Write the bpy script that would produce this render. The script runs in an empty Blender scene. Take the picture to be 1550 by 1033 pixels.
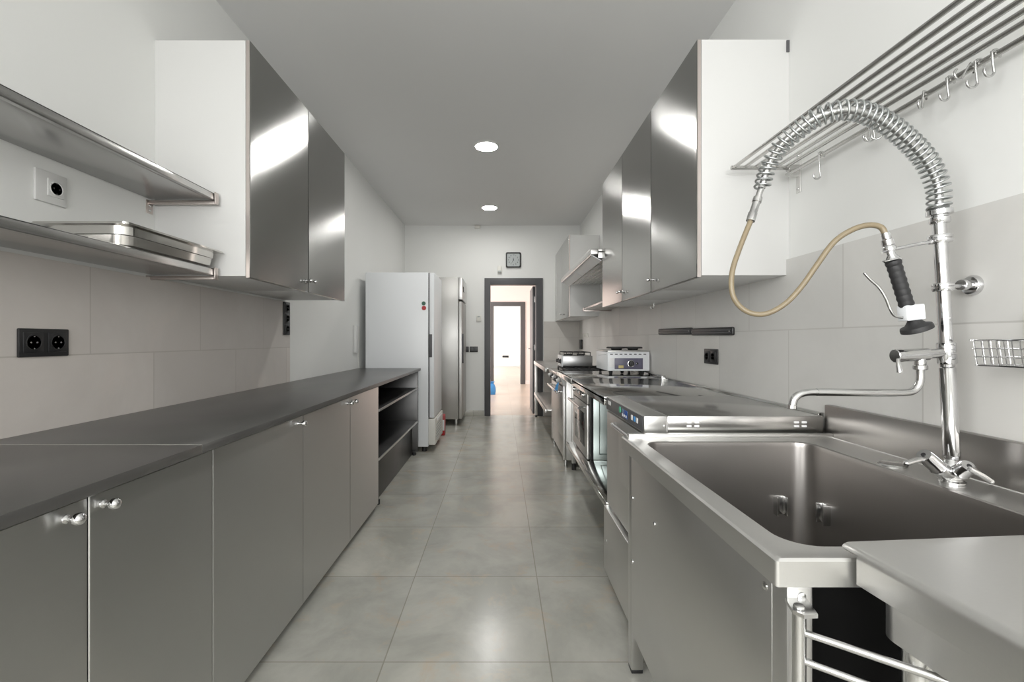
import bpy, bmesh, math, random
from mathutils import Vector, Matrix, Quaternion

random.seed(7)
C = bpy.context.scene.collection
SC = bpy.context.scene
H, F, VX, VY = 1.165, 695.0, 758.0, 515.0       # eye height, focal length in pixels, vanishing point


def P(px, py, Y):
    """A point at depth Y seen at photograph pixel (px, py)."""
    return Vector(((px - VX) * Y / F, Y, H - (py - VY) * Y / F))


# ------------------------------------------------------------------ materials
MATS = {}


def newmat(name):
    m = bpy.data.materials.new(name)
    m.use_nodes = True
    nt = m.node_tree
    b = nt.nodes['Principled BSDF']
    MATS[name] = m
    return m, nt, b


def plain(name, col, rough=.5, metal=0., spec=None, coat=0., noise=0., nscale=8., bump=0., bscale=60.):
    m, nt, b = newmat(name)
    b.inputs['Base Color'].default_value = (*col, 1)
    b.inputs['Roughness'].default_value = rough
    b.inputs['Metallic'].default_value = metal
    if spec is not None:
        b.inputs['Specular IOR Level'].default_value = spec
    if coat:
        b.inputs['Coat Weight'].default_value = coat
        b.inputs['Coat Roughness'].default_value = .08
    tc = nt.nodes.new('ShaderNodeTexCoord')
    if noise:
        n = nt.nodes.new('ShaderNodeTexNoise')
        n.inputs['Scale'].default_value = nscale
        n.inputs['Detail'].default_value = 6
        nt.links.new(tc.outputs['Object'], n.inputs['Vector'])
        mx = nt.nodes.new('ShaderNodeMix')
        mx.data_type = 'RGBA'
        mx.inputs['A'].default_value = (*[c * (1 - noise) for c in col], 1)
        mx.inputs['B'].default_value = (*[min(1, c * (1 + noise)) for c in col], 1)
        nt.links.new(n.outputs['Fac'], mx.inputs['Factor'])
        nt.links.new(mx.outputs['Result'], b.inputs['Base Color'])
    if bump:
        n = nt.nodes.new('ShaderNodeTexNoise')
        n.inputs['Scale'].default_value = bscale
        n.inputs['Detail'].default_value = 4
        nt.links.new(tc.outputs['Object'], n.inputs['Vector'])
        bp = nt.nodes.new('ShaderNodeBump')
        bp.inputs['Strength'].default_value = bump
        bp.inputs['Distance'].default_value = .002
        nt.links.new(n.outputs['Fac'], bp.inputs['Height'])
        nt.links.new(bp.outputs['Normal'], b.inputs['Normal'])
    return m


def steel(name, col=(.56, .555, .545), rough=.28, aniso=0., rot=0., grain=(60, 60, 2), wear=.1, axis='Z', smear=0.):
    """Brushed stainless sheet: stretched grain in tint and roughness, cloudy wear."""
    m, nt, b = newmat(name)
    b.inputs['Metallic'].default_value = 1
    tc = nt.nodes.new('ShaderNodeTexCoord')
    mp = nt.nodes.new('ShaderNodeMapping')
    mp.inputs['Scale'].default_value = grain
    nt.links.new(tc.outputs['Object'], mp.inputs['Vector'])
    g = nt.nodes.new('ShaderNodeTexNoise')
    g.inputs['Scale'].default_value = 14
    g.inputs['Detail'].default_value = 5
    nt.links.new(mp.outputs['Vector'], g.inputs['Vector'])
    w = nt.nodes.new('ShaderNodeTexNoise')
    w.inputs['Scale'].default_value = 3.5
    w.inputs['Detail'].default_value = 5
    nt.links.new(tc.outputs['Object'], w.inputs['Vector'])
    add = nt.nodes.new('ShaderNodeMath')
    add.operation = 'MULTIPLY_ADD'
    add.inputs[1].default_value = .5
    nt.links.new(g.outputs['Fac'], add.inputs[0])
    h = nt.nodes.new('ShaderNodeMath')
    h.operation = 'MULTIPLY'
    h.inputs[1].default_value = .5
    nt.links.new(w.outputs['Fac'], h.inputs[0])
    nt.links.new(h.outputs[0], add.inputs[2])
    mx = nt.nodes.new('ShaderNodeMix')
    mx.data_type = 'RGBA'
    k = .045
    mx.inputs['A'].default_value = (*[c * (1 - k) for c in col], 1)
    mx.inputs['B'].default_value = (*[min(1, c * (1 + k)) for c in col], 1)
    nt.links.new(add.outputs[0], mx.inputs['Factor'])
    nt.links.new(mx.outputs['Result'], b.inputs['Base Color'])
    mr = nt.nodes.new('ShaderNodeMapRange')
    mr.inputs['From Min'].default_value = .3
    mr.inputs['From Max'].default_value = .7
    mr.inputs['To Min'].default_value = rough * (1 - wear)
    mr.inputs['To Max'].default_value = rough * (1 + wear)
    nt.links.new(w.outputs['Fac'], mr.inputs['Value'])
    nt.links.new(mr.outputs['Result'], b.inputs['Roughness'])
    if aniso:
        b.inputs['Anisotropic'].default_value = aniso
        b.inputs['Anisotropic Rotation'].default_value = rot
        t = nt.nodes.new('ShaderNodeTangent')
        t.direction_type = 'RADIAL'
        t.axis = axis
        nt.links.new(t.outputs['Tangent'], b.inputs['Tangent'])
    return m


def emis(name, col, s):
    m, nt, b = newmat(name)
    b.inputs['Base Color'].default_value = (*col, 1)
    b.inputs['Emission Color'].default_value = (*col, 1)
    b.inputs['Emission Strength'].default_value = s
    return m


def tile_mat(name, axes, origin, size, offset, c1, c2, c3, mortar, rough, patch_scale, gap=.0025, spec=.5, rlo=.75, rhi=1.3):
    m, nt, b = newmat(name)
    geo = nt.nodes.new('ShaderNodeNewGeometry')
    sep = nt.nodes.new('ShaderNodeSeparateXYZ')
    nt.links.new(geo.outputs['Position'], sep.inputs[0])
    cmb = nt.nodes.new('ShaderNodeCombineXYZ')
    for i, a in enumerate(axes):
        s = nt.nodes.new('ShaderNodeMath')
        s.operation = 'SUBTRACT'
        s.inputs[1].default_value = origin[i]
        nt.links.new(sep.outputs[a], s.inputs[0])
        nt.links.new(s.outputs[0], cmb.inputs[i])
    br = nt.nodes.new('ShaderNodeTexBrick')
    br.offset = offset
    br.squash = 1
    br.inputs['Scale'].default_value = 1
    br.inputs['Brick Width'].default_value = size[0]
    br.inputs['Row Height'].default_value = size[1]
    br.inputs['Mortar Size'].default_value = gap
    br.inputs['Mortar Smooth'].default_value = .1
    br.inputs['Color1'].default_value = (.93, .93, .93, 1)
    br.inputs['Color2'].default_value = (1.05, 1.04, 1.03, 1)
    br.inputs['Mortar'].default_value = (*mortar, 1)
    nt.links.new(cmb.outputs[0], br.inputs['Vector'])
    n1 = nt.nodes.new('ShaderNodeTexNoise')
    n1.inputs['Scale'].default_value = patch_scale
    n1.inputs['Detail'].default_value = 8
    n1.inputs['Roughness'].default_value = .62
    n1.inputs['Distortion'].default_value = .4
    nt.links.new(geo.outputs['Position'], n1.inputs['Vector'])
    n2 = nt.nodes.new('ShaderNodeTexNoise')
    n2.inputs['Scale'].default_value = patch_scale * 2.3
    n2.inputs['Detail'].default_value = 8
    n2.inputs['Roughness'].default_value = .7
    n2.inputs['Distortion'].default_value = .5
    nt.links.new(geo.outputs['Position'], n2.inputs['Vector'])
    r1 = nt.nodes.new('ShaderNodeMapRange')
    r1.inputs['From Min'].default_value = .38
    r1.inputs['From Max'].default_value = .62
    nt.links.new(n1.outputs['Fac'], r1.inputs['Value'])
    r2 = nt.nodes.new('ShaderNodeMapRange')
    r2.inputs['From Min'].default_value = .54
    r2.inputs['From Max'].default_value = .74
    nt.links.new(n2.outputs['Fac'], r2.inputs['Value'])
    a = nt.nodes.new('ShaderNodeMix')
    a.data_type = 'RGBA'
    a.inputs['A'].default_value = (*c1, 1)
    a.inputs['B'].default_value = (*c2, 1)
    nt.links.new(r1.outputs['Result'], a.inputs['Factor'])
    d = nt.nodes.new('ShaderNodeMix')
    d.data_type = 'RGBA'
    d.inputs['B'].default_value = (*c3, 1)
    nt.links.new(a.outputs['Result'], d.inputs['A'])
    nt.links.new(r2.outputs['Result'], d.inputs['Factor'])
    mu = nt.nodes.new('ShaderNodeMix')
    mu.data_type = 'RGBA'
    mu.blend_type = 'MULTIPLY'
    mu.inputs['Factor'].default_value = 1
    nt.links.new(d.outputs['Result'], mu.inputs['A'])
    nt.links.new(br.outputs['Color'], mu.inputs['B'])
    nt.links.new(mu.outputs['Result'], b.inputs['Base Color'])
    rr = nt.nodes.new('ShaderNodeMapRange')
    rr.inputs['To Min'].default_value = rough * rlo
    rr.inputs['To Max'].default_value = rough * rhi
    nt.links.new(n1.outputs['Fac'], rr.inputs['Value'])
    nt.links.new(rr.outputs['Result'], b.inputs['Roughness'])
    b.inputs['Specular IOR Level'].default_value = spec
    bp = nt.nodes.new('ShaderNodeBump')
    bp.inputs['Strength'].default_value = .35
    bp.inputs['Distance'].default_value = .002
    bp.invert = True
    nt.links.new(br.outputs['Fac'], bp.inputs['Height'])
    nt.links.new(bp.outputs['Normal'], b.inputs['Normal'])
    return m


WALLW = plain('white_plaster', (.765, .77, .755), .85, noise=.015, nscale=2, bump=.08, bscale=30)
CEIL = plain('ceiling_paint', (.72, .72, .715), .9, noise=.01, nscale=2)
PINKW = plain('pale_pink_plaster', (.80, .735, .71), .85, noise=.01, nscale=2)
FLOOR = tile_mat('grey_floor_tile', (0, 1), (.177, 1.66), (.6, .6), 0, (.375, .375, .34), (.49, .485, .44),
                 (.50, .42, .325), (.68, .66, .62), .235, 2.6, rlo=.8, rhi=1.12)
TILEL = tile_mat('greige_wall_tile', (1, 2), (1.94, 1.114), (.6, .6), .5, (.575, .54, .51), (.64, .605, .575),
                 (.62, .57, .535), (.80, .79, .77), .45, 1.6)
TILER = tile_mat('pale_wall_tile', (1, 2), (1.309, 1.208), (.61, .6), .5, (.63, .625, .605), (.68, .675, .655),
                 (.66, .645, .62), (.80, .79, .78), .45, 1.6)
TILEB = tile_mat('back_wall_tile', (0, 2), (.9, 1.208), (.61, .6), .5, (.53, .51, .48), (.58, .56, .53),
                 (.56, .53, .5), (.80, .79, .78), .45, 1.6)
HALLF = tile_mat('warm_floor_tile', (0, 1), (.177, 7.06), (.6, .6), 0, (.52, .45, .38), (.57, .49, .42),
                 (.55, .45, .36), (.80, .78, .74), .3, 2.2)
WHITEL = plain('white_laminate', (.66, .66, .65), .4)
WHITEP = plain('white_enamel', (.78, .80, .82), .32)
CREAMP = plain('cream_plastic', (.72, .71, .66), .4)
BLACKP = plain('black_plastic', (.018, .018, .019), .38)
BLACKG = plain('black_glass', (.012, .012, .014), .06)
RUBBER = plain('black_rubber', (.02, .02, .021), .55, bump=.2, bscale=120)
DARKGAP = plain('dark_recess', (.02, .02, .02), .8)
ANTHR = plain('anthracite_paint', (.085, .085, .09), .45)
STONE = plain('dark_stone', (.085, .083, .08), .30, noise=.25, nscale=5, bump=.04, bscale=200)
IRON = plain('cast_iron', (.015, .015, .015), .6)
DOORS = steel('brushed_door_steel', (.62, .62, .61), .33, aniso=.9, rot=.25, grain=(2, 2, 60), wear=.06)
UPDOOR = steel('upper_door_steel', (.37, .37, .36), .165, aniso=1., rot=.25, grain=(2, 2, 60), wear=.04)
STEEL = steel('stainless_sheet', (.68, .675, .66), .37, grain=(8, 30, 30), wear=.12)
STEELV = steel('stainless_vertical', (.64, .635, .62), .33, aniso=.6, rot=0., grain=(40, 40, 1.5), wear=.12)
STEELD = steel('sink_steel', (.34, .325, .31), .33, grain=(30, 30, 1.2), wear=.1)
TOPST = steel('polished_worktop_steel', (.55, .55, .535), .11, grain=(40, 2, 40), wear=.15)
RODST = steel('satin_tube_steel', (.52, .515, .50), .235, grain=(20, 2, 20))
PINKST = steel('warm_edge_steel', (.62, .56, .53), .35)
CHROME = plain('chrome', (.66, .66, .665), .10, metal=1)
CHROMES = plain('satin_chrome', (.62, .62, .615), .2, metal=1, noise=.06, nscale=25)
GALV = steel('galvanised_sheet', (.56, .64, .63), .33, grain=(6, 6, 6), wear=.1)
SPRINGM = plain('zinc_spring_wire', (.50, .52, .52), .32, metal=1)
HOSE = plain('beige_hose', (.235, .19, .12), .32, noise=.15, nscale=20)
DIFFUSER = emis('led_diffuser', (1, .985, .95), 140)
REDP = plain('red_plastic', (.42, .02, .025), .4)
GREENP = plain('green_plastic', (.02, .10, .06), .4)
BLUEP = plain('blue_plastic', (.06, .30, .68), .5)
BLUEC = plain('blue_cloth', (.05, .32, .72), .8)
WHITEC = plain('white_print', (.85, .85, .85), .5)
PANELP = plain('violet_grey_panel', (.12, .115, .17), .35)
YELLOWP = plain('yellow_label', (.62, .52, .22), .5)
GREYFACE = plain('clock_dial', (.40, .43, .43), .35)
WINF = plain('white_window_frame', (.78, .78, .77), .4)


def glassmat():
    m, nt, b = newmat('clear_glass')
    b.inputs['Base Color'].default_value = (1, 1, 1, 1)
    b.inputs['Roughness'].default_value = .0
    b.inputs['Transmission Weight'].default_value = 1
    b.inputs['IOR'].default_value = 1.45
    return m


# ------------------------------------------------------------------ mesh builder
ORG = {}


class MB:
    def __init__(self):
        self.bm = bmesh.new()

    def _take(self, verts, M=None):
        if M is not None:
            bmesh.ops.transform(self.bm, matrix=M, verts=verts)

    def box(self, x0, x1, y0, y1, z0, z1, b=.002, seg=2, M=None):
        x0, x1 = sorted((x0, x1)); y0, y1 = sorted((y0, y1)); z0, z1 = sorted((z0, z1))
        r = bmesh.ops.create_cube(self.bm, size=1)
        vs = r['verts']
        for v in vs:
            v.co = Vector((x0 + (v.co.x + .5) * (x1 - x0), y0 + (v.co.y + .5) * (y1 - y0), z0 + (v.co.z + .5) * (z1 - z0)))
        b = min(b, .45 * min(x1 - x0, y1 - y0, z1 - z0))
        if b > 1e-5:
            es = list({e for v in vs for e in v.link_edges})
            r = bmesh.ops.bevel(self.bm, geom=es, offset=b, segments=seg, profile=.5, affect='EDGES')
            vs = list({v for f in r['faces'] for v in f.verts} | {v for v in vs if v.is_valid})
        self._take(vs, M)
        return self

    def poly(self, pts, M=None):
        vs = [self.bm.verts.new(p) for p in pts]
        self.bm.faces.new(vs)
        self._take(vs, M)
        return self

    def prism(self, pts, d):
        """Polygon pts extruded along vector d."""
        a = [self.bm.verts.new(p) for p in pts]
        c = [self.bm.verts.new(Vector(p) + Vector(d)) for p in pts]
        n = len(pts)
        self.bm.faces.new(a[::-1])
        self.bm.faces.new(c)
        for i in range(n):
            self.bm.faces.new((a[i], a[(i + 1) % n], c[(i + 1) % n], c[i]))
        return self

    def loft(self, loops, cap0=True, cap1=True, closed=True):
        rows = [[self.bm.verts.new(p) for p in l] for l in loops]
        n = len(rows[0])
        for a, c in zip(rows, rows[1:]):
            for i in range(n if closed else n - 1):
                j = (i + 1) % n
                self.bm.faces.new((a[i], a[j], c[j], c[i]))
        if cap0:
            self.bm.faces.new(rows[0][::-1])
        if cap1:
            self.bm.faces.new(rows[-1])
        return self

    def lathe(self, prof, o, d=(0, 0, 1), seg=24):
        """prof: (radius, t) pairs along direction d from o."""
        o = Vector(o); d = Vector(d).normalized()
        q = d.to_track_quat('Z', 'Y')
        loops = []
        for r, t in prof:
            r = max(r, 1e-5)
            loops.append([o + q @ Vector((r * math.cos(2 * math.pi * i / seg), r * math.sin(2 * math.pi * i / seg), t)) for i in range(seg)])
        return self.loft(loops)

    def cyl(self, p0, p1, r, r2=None, seg=20, b=None):
        p0 = Vector(p0); p1 = Vector(p1)
        L = (p1 - p0).length
        r2 = r if r2 is None else r2
        b = min(.0015, r * .25, L * .25) if b is None else b
        return self.lathe([(r - b, 0), (r, b), (r2, L - b), (r2 - b, L)], p0, p1 - p0, seg)

    def tube(self, pts, r, seg=10, closed=False):
        pts = [Vector(p) for p in pts]
        n = len(pts)
        rad = r if isinstance(r, (list, tuple)) else [r] * n
        loops = []
        up = None
        for i in range(n):
            if closed:
                t = pts[(i + 1) % n] - pts[i - 1]
            else:
                t = pts[min(i + 1, n - 1)] - pts[max(i - 1, 0)]
            t.normalize()
            if up is None:
                up = Vector((0, 0, 1)) if abs(t.z) < .9 else Vector((1, 0, 0))
            u = (up - t * up.dot(t)).normalized()
            w = t.cross(u)
            up = u
            loops.append([pts[i] + rad[i] * (u * math.cos(2 * math.pi * k / seg) + w * math.sin(2 * math.pi * k / seg)) for k in range(seg)])
        if closed:
            loops.append(loops[0])
            return self.loft(loops, False, False)
        return self.loft(loops)

    def ball(self, c, r, u=16, v=10, s=(1, 1, 1)):
        M = Matrix.Translation(c) @ Matrix.Diagonal((r * s[0], r * s[1], r * s[2], 1))
        bmesh.ops.create_uvsphere(self.bm, u_segments=u, v_segments=v, radius=1, matrix=M)
        return self

    def xf(self, M):
        bmesh.ops.transform(self.bm, matrix=M, verts=self.bm.verts)
        return self

    def build(self, name, mat, parent=None, ang=38):
        bm = self.bm
        bmesh.ops.remove_doubles(bm, verts=bm.verts, dist=1e-6)
        bmesh.ops.recalc_face_normals(bm, faces=bm.faces)
        org = ORG.get(parent.name, Vector()) if parent else Vector()
        bmesh.ops.translate(bm, vec=-org, verts=bm.verts)
        me = bpy.data.meshes.new(name)
        bm.to_mesh(me)
        bm.free()
        me.materials.append(mat)
        for p in me.polygons:
            p.use_smooth = True
        me.set_sharp_from_angle(angle=math.radians(ang))
        o = bpy.data.objects.new(name, me)
        C.objects.link(o)
        if parent:
            o.parent = parent
            ORG[o.name] = org.copy()
        else:
            ORG[o.name] = Vector()
        return o


def thing(name, label, cat, loc, group=None):
    o = bpy.data.objects.new(name, None)
    o.empty_display_size = .1
    C.objects.link(o)
    o.location = loc
    ORG[o.name] = Vector(loc)
    tag(o, label, cat, group)
    return o


def tag(o, label, cat, group=None):
    o['label'] = label
    o['category'] = cat
    if group:
        o['group'] = group
    return o


def struct(o):
    o['kind'] = 'structure'
    return o


def solo(mb, name, mat, label, cat, group=None, ang=38):
    """A one-mesh thing with its origin at its base centre."""
    cs = [v.co.copy() for v in mb.bm.verts]
    lo = Vector([min(c[i] for c in cs) for i in range(3)])
    hi = Vector([max(c[i] for c in cs) for i in range(3)])
    base = Vector(((lo.x + hi.x) / 2, (lo.y + hi.y) / 2, lo.z))
    bmesh.ops.translate(mb.bm, vec=-base, verts=mb.bm.verts)
    o = mb.build(name, mat, None, ang)
    o.location = base
    ORG[o.name] = base
    return tag(o, label, cat, group)


def relabel(o, label, name=None):
    o['label'] = label
    return o


def copy_tree(o, loc=None, label=None):
    c = o.copy()
    C.objects.link(c)
    if loc is not None:
        c.location = loc
    if label:
        c['label'] = label
    for ch in list(o.children):
        d = ch.copy()
        C.objects.link(d)
        d.parent = c
        for g in list(ch.children):
            e = g.copy()
            C.objects.link(e)
            e.parent = d
    return c


def text(name, body, size, loc, rot, mat, parent, ext=.0004):
    cu = bpy.data.curves.new(name, 'FONT')
    cu.body = body
    cu.size = size
    cu.extrude = ext
    cu.align_x = 'CENTER'
    cu.align_y = 'CENTER'
    cu.materials.append(mat)
    tmp = bpy.data.objects.new(name, cu)
    C.objects.link(tmp)
    me = bpy.data.meshes.new_from_object(tmp.evaluated_get(bpy.context.evaluated_depsgraph_get()))
    bpy.data.objects.remove(tmp)
    o = bpy.data.objects.new(name, me)
    C.objects.link(o)
    o.parent = parent
    o.location = Vector(loc) - ORG.get(parent.name, Vector())
    o.rotation_euler = rot
    return o


def smooth_path(pts, sub=8, closed=False):
    """Catmull-Rom through pts."""
    pts = [Vector(p) for p in pts]
    out = []
    n = len(pts)
    for i in range(n if closed else n - 1):
        if closed:
            p0, p1, p2, p3 = pts[i - 1], pts[i], pts[(i + 1) % n], pts[(i + 2) % n]
        else:
            p0, p1, p2, p3 = pts[max(i - 1, 0)], pts[i], pts[i + 1], pts[min(i + 2, n - 1)]
        for k in range(sub):
            t = k / sub
            out.append(.5 * ((2 * p1) + (p2 - p0) * t + (2 * p0 - 5 * p1 + 4 * p2 - p3) * t * t + (3 * p1 - p0 - 3 * p2 + p3) * t ** 3))
    if not closed:
        out.append(pts[-1])
    return out


def rrect(x0, x1, y0, y1, z, r, n=6):
    """Rounded rectangle loop in a horizontal plane."""
    out = []
    for cx, cy, a0 in ((x1 - r, y1 - r, 0), (x0 + r, y1 - r, 90), (x0 + r, y0 + r, 180), (x1 - r, y0 + r, 270)):
        for k in range(n + 1):
            a = math.radians(a0 + 90 * k / n)
            out.append(Vector((cx + r * math.cos(a), cy + r * math.sin(a), z)))
    return out


# ------------------------------------------------------------------ the room
XL, XR, YB, ZC, YR = -1.475, 1.215, 7.05, 2.925, -2.2
TL, TR = -1.466, 1.203                      # tile faces

struct(MB().box(XL - .2, XR + .2, YR - .2, YB + .06, -.1, 0, 0).build('floor', FLOOR))
struct(MB().box(XL - .2, XR + .2, YR - .2, YB + .12, ZC, ZC + .1, 0).build('ceiling', CEIL))
VY0, VY1, VZ0, VZ1 = -1.75, -.25, 1.0, 2.45
lw = MB()
lw.box(XL - .2, XL, VY1, YB + .12, 0, ZC, 0).box(XL - .2, XL, YR - .2, VY0, 0, ZC, 0)
lw.box(XL - .2, XL, VY0, VY1, 0, VZ0, 0).box(XL - .2, XL, VY0, VY1, VZ1, ZC, 0)
struct(lw.build('wall_left', WALLW))
wf2 = MB()
for a, b_ in ((VY0, VY0 + .06), (VY1 - .06, VY1), ((VY0 + VY1) / 2 - .03, (VY0 + VY1) / 2 + .03)):
    wf2.box(XL - .12, XL - .06, a, b_, VZ0, VZ1)
wf2.box(XL - .12, XL - .06, VY0, VY1, VZ0, VZ0 + .06).box(XL - .12, XL - .06, VY0, VY1, VZ1 - .06, VZ1)
struct(wf2.build('window_2', WINF))
struct(MB().box(XR, XR + .2, YR - .2, YB + .12, 0, ZC, 0).build('wall_right', WALLW))
# back wall with the doorway
DX0, DX1, DZ = -.165, .545, 2.02
bw = MB()
bw.box(XL - .2, DX0, YB, YB + .12, 0, ZC, 0).box(DX1, XR + .2, YB, YB + .12, 0, ZC, 0).box(DX0, DX1, YB, YB + .12, DZ, ZC, 0)
struct(bw.build('wall_back', WALLW))
# rear wall behind the camera with a wide window
WX0, WX1, WZ0, WZ1 = -1.15, 1.0, .85, 2.55
rw = MB()
rw.box(XL - .2, WX0, YR - .2, YR, 0, ZC, 0).box(WX1, XR + .2, YR - .2, YR, 0, ZC, 0)
rw.box(WX0, WX1, YR - .2, YR, 0, WZ0, 0).box(WX0, WX1, YR - .2, YR, WZ1, ZC, 0)
struct(rw.build('wall_rear', WALLW))
wf = MB()
for a, b_ in ((WX0, WX0 + .06), (WX1 - .06, WX1), (-.105, -.045)):
    wf.box(a, b_, YR - .12, YR - .06, WZ0, WZ1)
wf.box(WX0, WX1, YR - .12, YR - .06, WZ0, WZ0 + .06).box(WX0, WX1, YR - .12, YR - .06, WZ1 - .06, WZ1)
w1 = struct(wf.build('window_1', WINF))
# tiled splashbacks
struct(MB().box(XL, TL, VY1 + .05, 3.194, 0, 1.427, 0).build('trim_1', TILEL))
struct(MB().box(TR, XR, YR, YB, 0, 1.504, 0).build('trim_2', TILER))
struct(MB().box(.66, XR, YB - .01, YB, 0, 1.45, 0).build('trim_3', TILEB))
bb = MB().box(XL, DX0 - .09, YB - .012, YB, 0, .085, .002)
struct(bb.build('baseboard_back', FLOOR))

# doorway casing
d1 = MB()
d1.box(DX0 - .085, DX0 + .006, YB - .022, YB + .14, 0, DZ + .095, .003)
d1.box(DX1 - .006, DX1 + .1, YB - .022, YB + .14, 0, DZ + .095, .003)
d1.box(DX0, DX1, YB - .022, YB + .14, DZ - .004, DZ + .095, .003)
struct(d1.build('door_1', ANTHR))
leaf = MB().box(DX1 - .045, DX1 - .005, YB + .15, YB + .86, .01, DZ - .01, .003)
leaf_o = struct(leaf.build('door_2', ANTHR))
hd = MB()
hd.cyl((DX1 - .045, YB + .80, 1.02), (DX1 - .095, YB + .80, 1.02), .009).tube([(DX1 - .09, YB + .80, 1.02), (DX1 - .09, YB + .68, 1.02)], .008)
hd.build('door_handle', CHROMES, leaf_o)
hg = MB()
for z in (.25, 1.05, 1.8):
    hg.cyl((DX1 - .014, YB + .147, z - .045), (DX1 - .014, YB + .147, z + .045), .008)
hg.build('hinge', CHROMES, leaf_o)

# ------------------------------------------------------------------ hall and far room beyond the doorway
HB, FB = 12.1, 20.0
struct(MB().box(-3.2, 1.5, YB + .06, HB + .06, -.1, 0, 0).build('floor_hall', HALLF))
struct(MB().box(-3.4, 1.5, YB + .12, HB + .12, ZC, ZC + .1, 0).build('ceiling_hall', CEIL))
struct(MB().box(1.3, 1.5, YB + .12, HB, 0, ZC, 0).build('wall_hall_right', PINKW))
hl = MB()
hl.box(-3.4, -3.2, YB + .12, 8.3, 0, ZC, 0).box(-3.4, -3.2, 11.4, HB, 0, ZC, 0)
hl.box(-3.4, -3.2, 8.3, 11.4, 2.5, ZC, 0).box(-3.4, -3.2, 8.3, 11.4, 0, .3, 0)
struct(hl.build('wall_hall_left', PINKW))
hf = MB()
hf.box(-3.4, XL - .2, YB, YB + .12, 0, ZC, 0)
struct(hf.build('wall_hall_near', PINKW))
EX0, EX1, EZ = -.19, .525, 2.07
hb = MB()
hb.box(-3.4, EX0, HB, HB + .12, 0, ZC, 0).box(EX1, 1.5, HB, HB + .12, 0, ZC, 0).box(EX0, EX1, HB, HB + .12, EZ, ZC, 0)
struct(hb.build('wall_hall_back', PINKW))
d3 = MB()
d3.box(EX0 - .1, EX0 + .006, HB - .02, HB + .14, 0, EZ + .1, .003)
d3.box(EX1 - .006, EX1 + .12, HB - .02, HB + .14, 0, EZ + .1, .003)
d3.box(EX0, EX1, HB - .02, HB + .14, EZ - .006, EZ + .1, .003)
struct(d3.build('door_3', ANTHR))
struct(MB().box(EX1 + .12, 1.3, HB - .012, HB, 0, .1, .002).build('baseboard_hall', PINKW))
struct(MB().box(-4, 4, HB + .06, FB, -.1, 0, 0).build('floor_far', HALLF))
struct(MB().box(-4, 4, HB + .12, FB, ZC, ZC + .1, 0).build('ceiling_far', CEIL))
struct(MB().box(-4, 4, FB, FB + .2, 0, ZC, 0).build('wall_far', WALLW))
struct(MB().box(3.8, 4, HB + .12, FB, 0, ZC, 0).build('wall_far_right', WALLW))
fl = MB()
fl.box(-4, -3.8, HB + .12, 14, 0, ZC, 0).box(-4, -3.8, 14, 19.6, 0, .25, 0).box(-4, -3.8, 19.6, FB, 0, ZC, 0).box(-4, -3.8, 14, 19.6, 2.55, ZC, 0)
struct(fl.build('wall_far_left', WALLW))
struct(MB().box(-3.8, 3.8, FB - .012, FB, 0, .07, .002).build('baseboard_far', WHITEL))
solo(MB().box(.07, .34, FB - .02, FB, .40, .49, .004), 'wall_socket', BLACKP,
     'dark socket strip low on the white wall seen through both doorways', 'socket')


# ------------------------------------------------------------------ sockets and switches
def schuko(mb, c, n, r=.02):
    """Round socket well facing n at centre c."""
    c = Vector(c); n = Vector(n)
    mb.lathe([(r, -.001), (r, .003), (r * .93, .004), (r * .86, .003), (r * .82, .0012), (.0001, .0012)], c, n, 20)


def wall_plate(name, label, cat, xw, n, y0, y1, z0, z1, wells, mat, inner=None, frames=True):
    t = thing(name, label, cat, (xw, (y0 + y1) / 2, z0))
    s = n
    MB().box(xw, xw + s * .009, y0, y1, z0, z1, .003).build('frame', mat, t)
    for yc, zc, h in wells:
        w = MB().box(xw + s * .008, xw + s * .0125, yc - h, yc + h, zc - h, zc + h, .0015)
        w.lathe([(h * .82, 0), (h * .82, .0012), (h * .76, .0018), (h * .70, .001), (h * .70, -.004), (h * .65, -.004)], (xw + s * .0125, yc, zc), (s, 0, 0), 22)
        ins = w.build('socket_insert', inner or mat, t)
        pn = MB()
        for dy in (-.0095, .0095):
            pn.cyl((xw + s * .0125, yc + dy, zc), (xw + s * .0142, yc + dy, zc), .0026, seg=10)
        pn.cyl((xw + s * .0125, yc, zc + h * .6), (xw + s * .015, yc, zc + h * .6), .002, seg=8)
        pn.cyl((xw + s * .0125, yc, zc - h * .6), (xw + s * .015, yc, zc - h * .6), .002, seg=8)
        pn.build('contact', CHROMES if mat is not WHITEL else BLACKP, ins)
    return t


wall_plate('power_socket', 'black double socket on the greige tiles below the lower steel shelf', 'socket', TL, 1, 1.389, 1.55, 1.112, 1.201,
           [(1.43, 1.157, .031), (1.508, 1.157, .031)], BLACKP)
wall_plate('power_socket', 'white single socket on the plaster between the two steel wall shelves', 'socket', XL, 1, 1.447, 1.553, 1.61, 1.712,
           [(1.512, 1.662, .028)], WHITEL)
wall_plate('power_socket', 'black upright triple socket under the far end of the wall cabinets', 'socket', TL, 1, 3.09, 3.178, 1.20, 1.424,
           [(3.134, 1.24, .031), (3.134, 1.312, .031), (3.134, 1.384, .031)], BLACKP)
wall_plate('power_socket', 'black double socket on pale tiles under the black knife strips', 'socket', TR, -1, 2.535, 2.70, 1.028, 1.114,
           [(2.58, 1.071, .03), (2.657, 1.071, .03)], BLACKP)
wall_plate('power_socket', 'small beige socket high in the tiled corner beyond the stoves', 'socket', TR, -1, 6.32, 6.66, 1.20, 1.26,
           [(6.42, 1.23, .025), (6.55, 1.23, .025)], CREAMP)
solo(MB().box(TR, TR - .035, 6.74, 6.84, 1.03, 1.17, .008), 'plug_socket', BLACKP, 'black plug box on the tiles in the corner beyond the small stove', 'plug')

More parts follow.
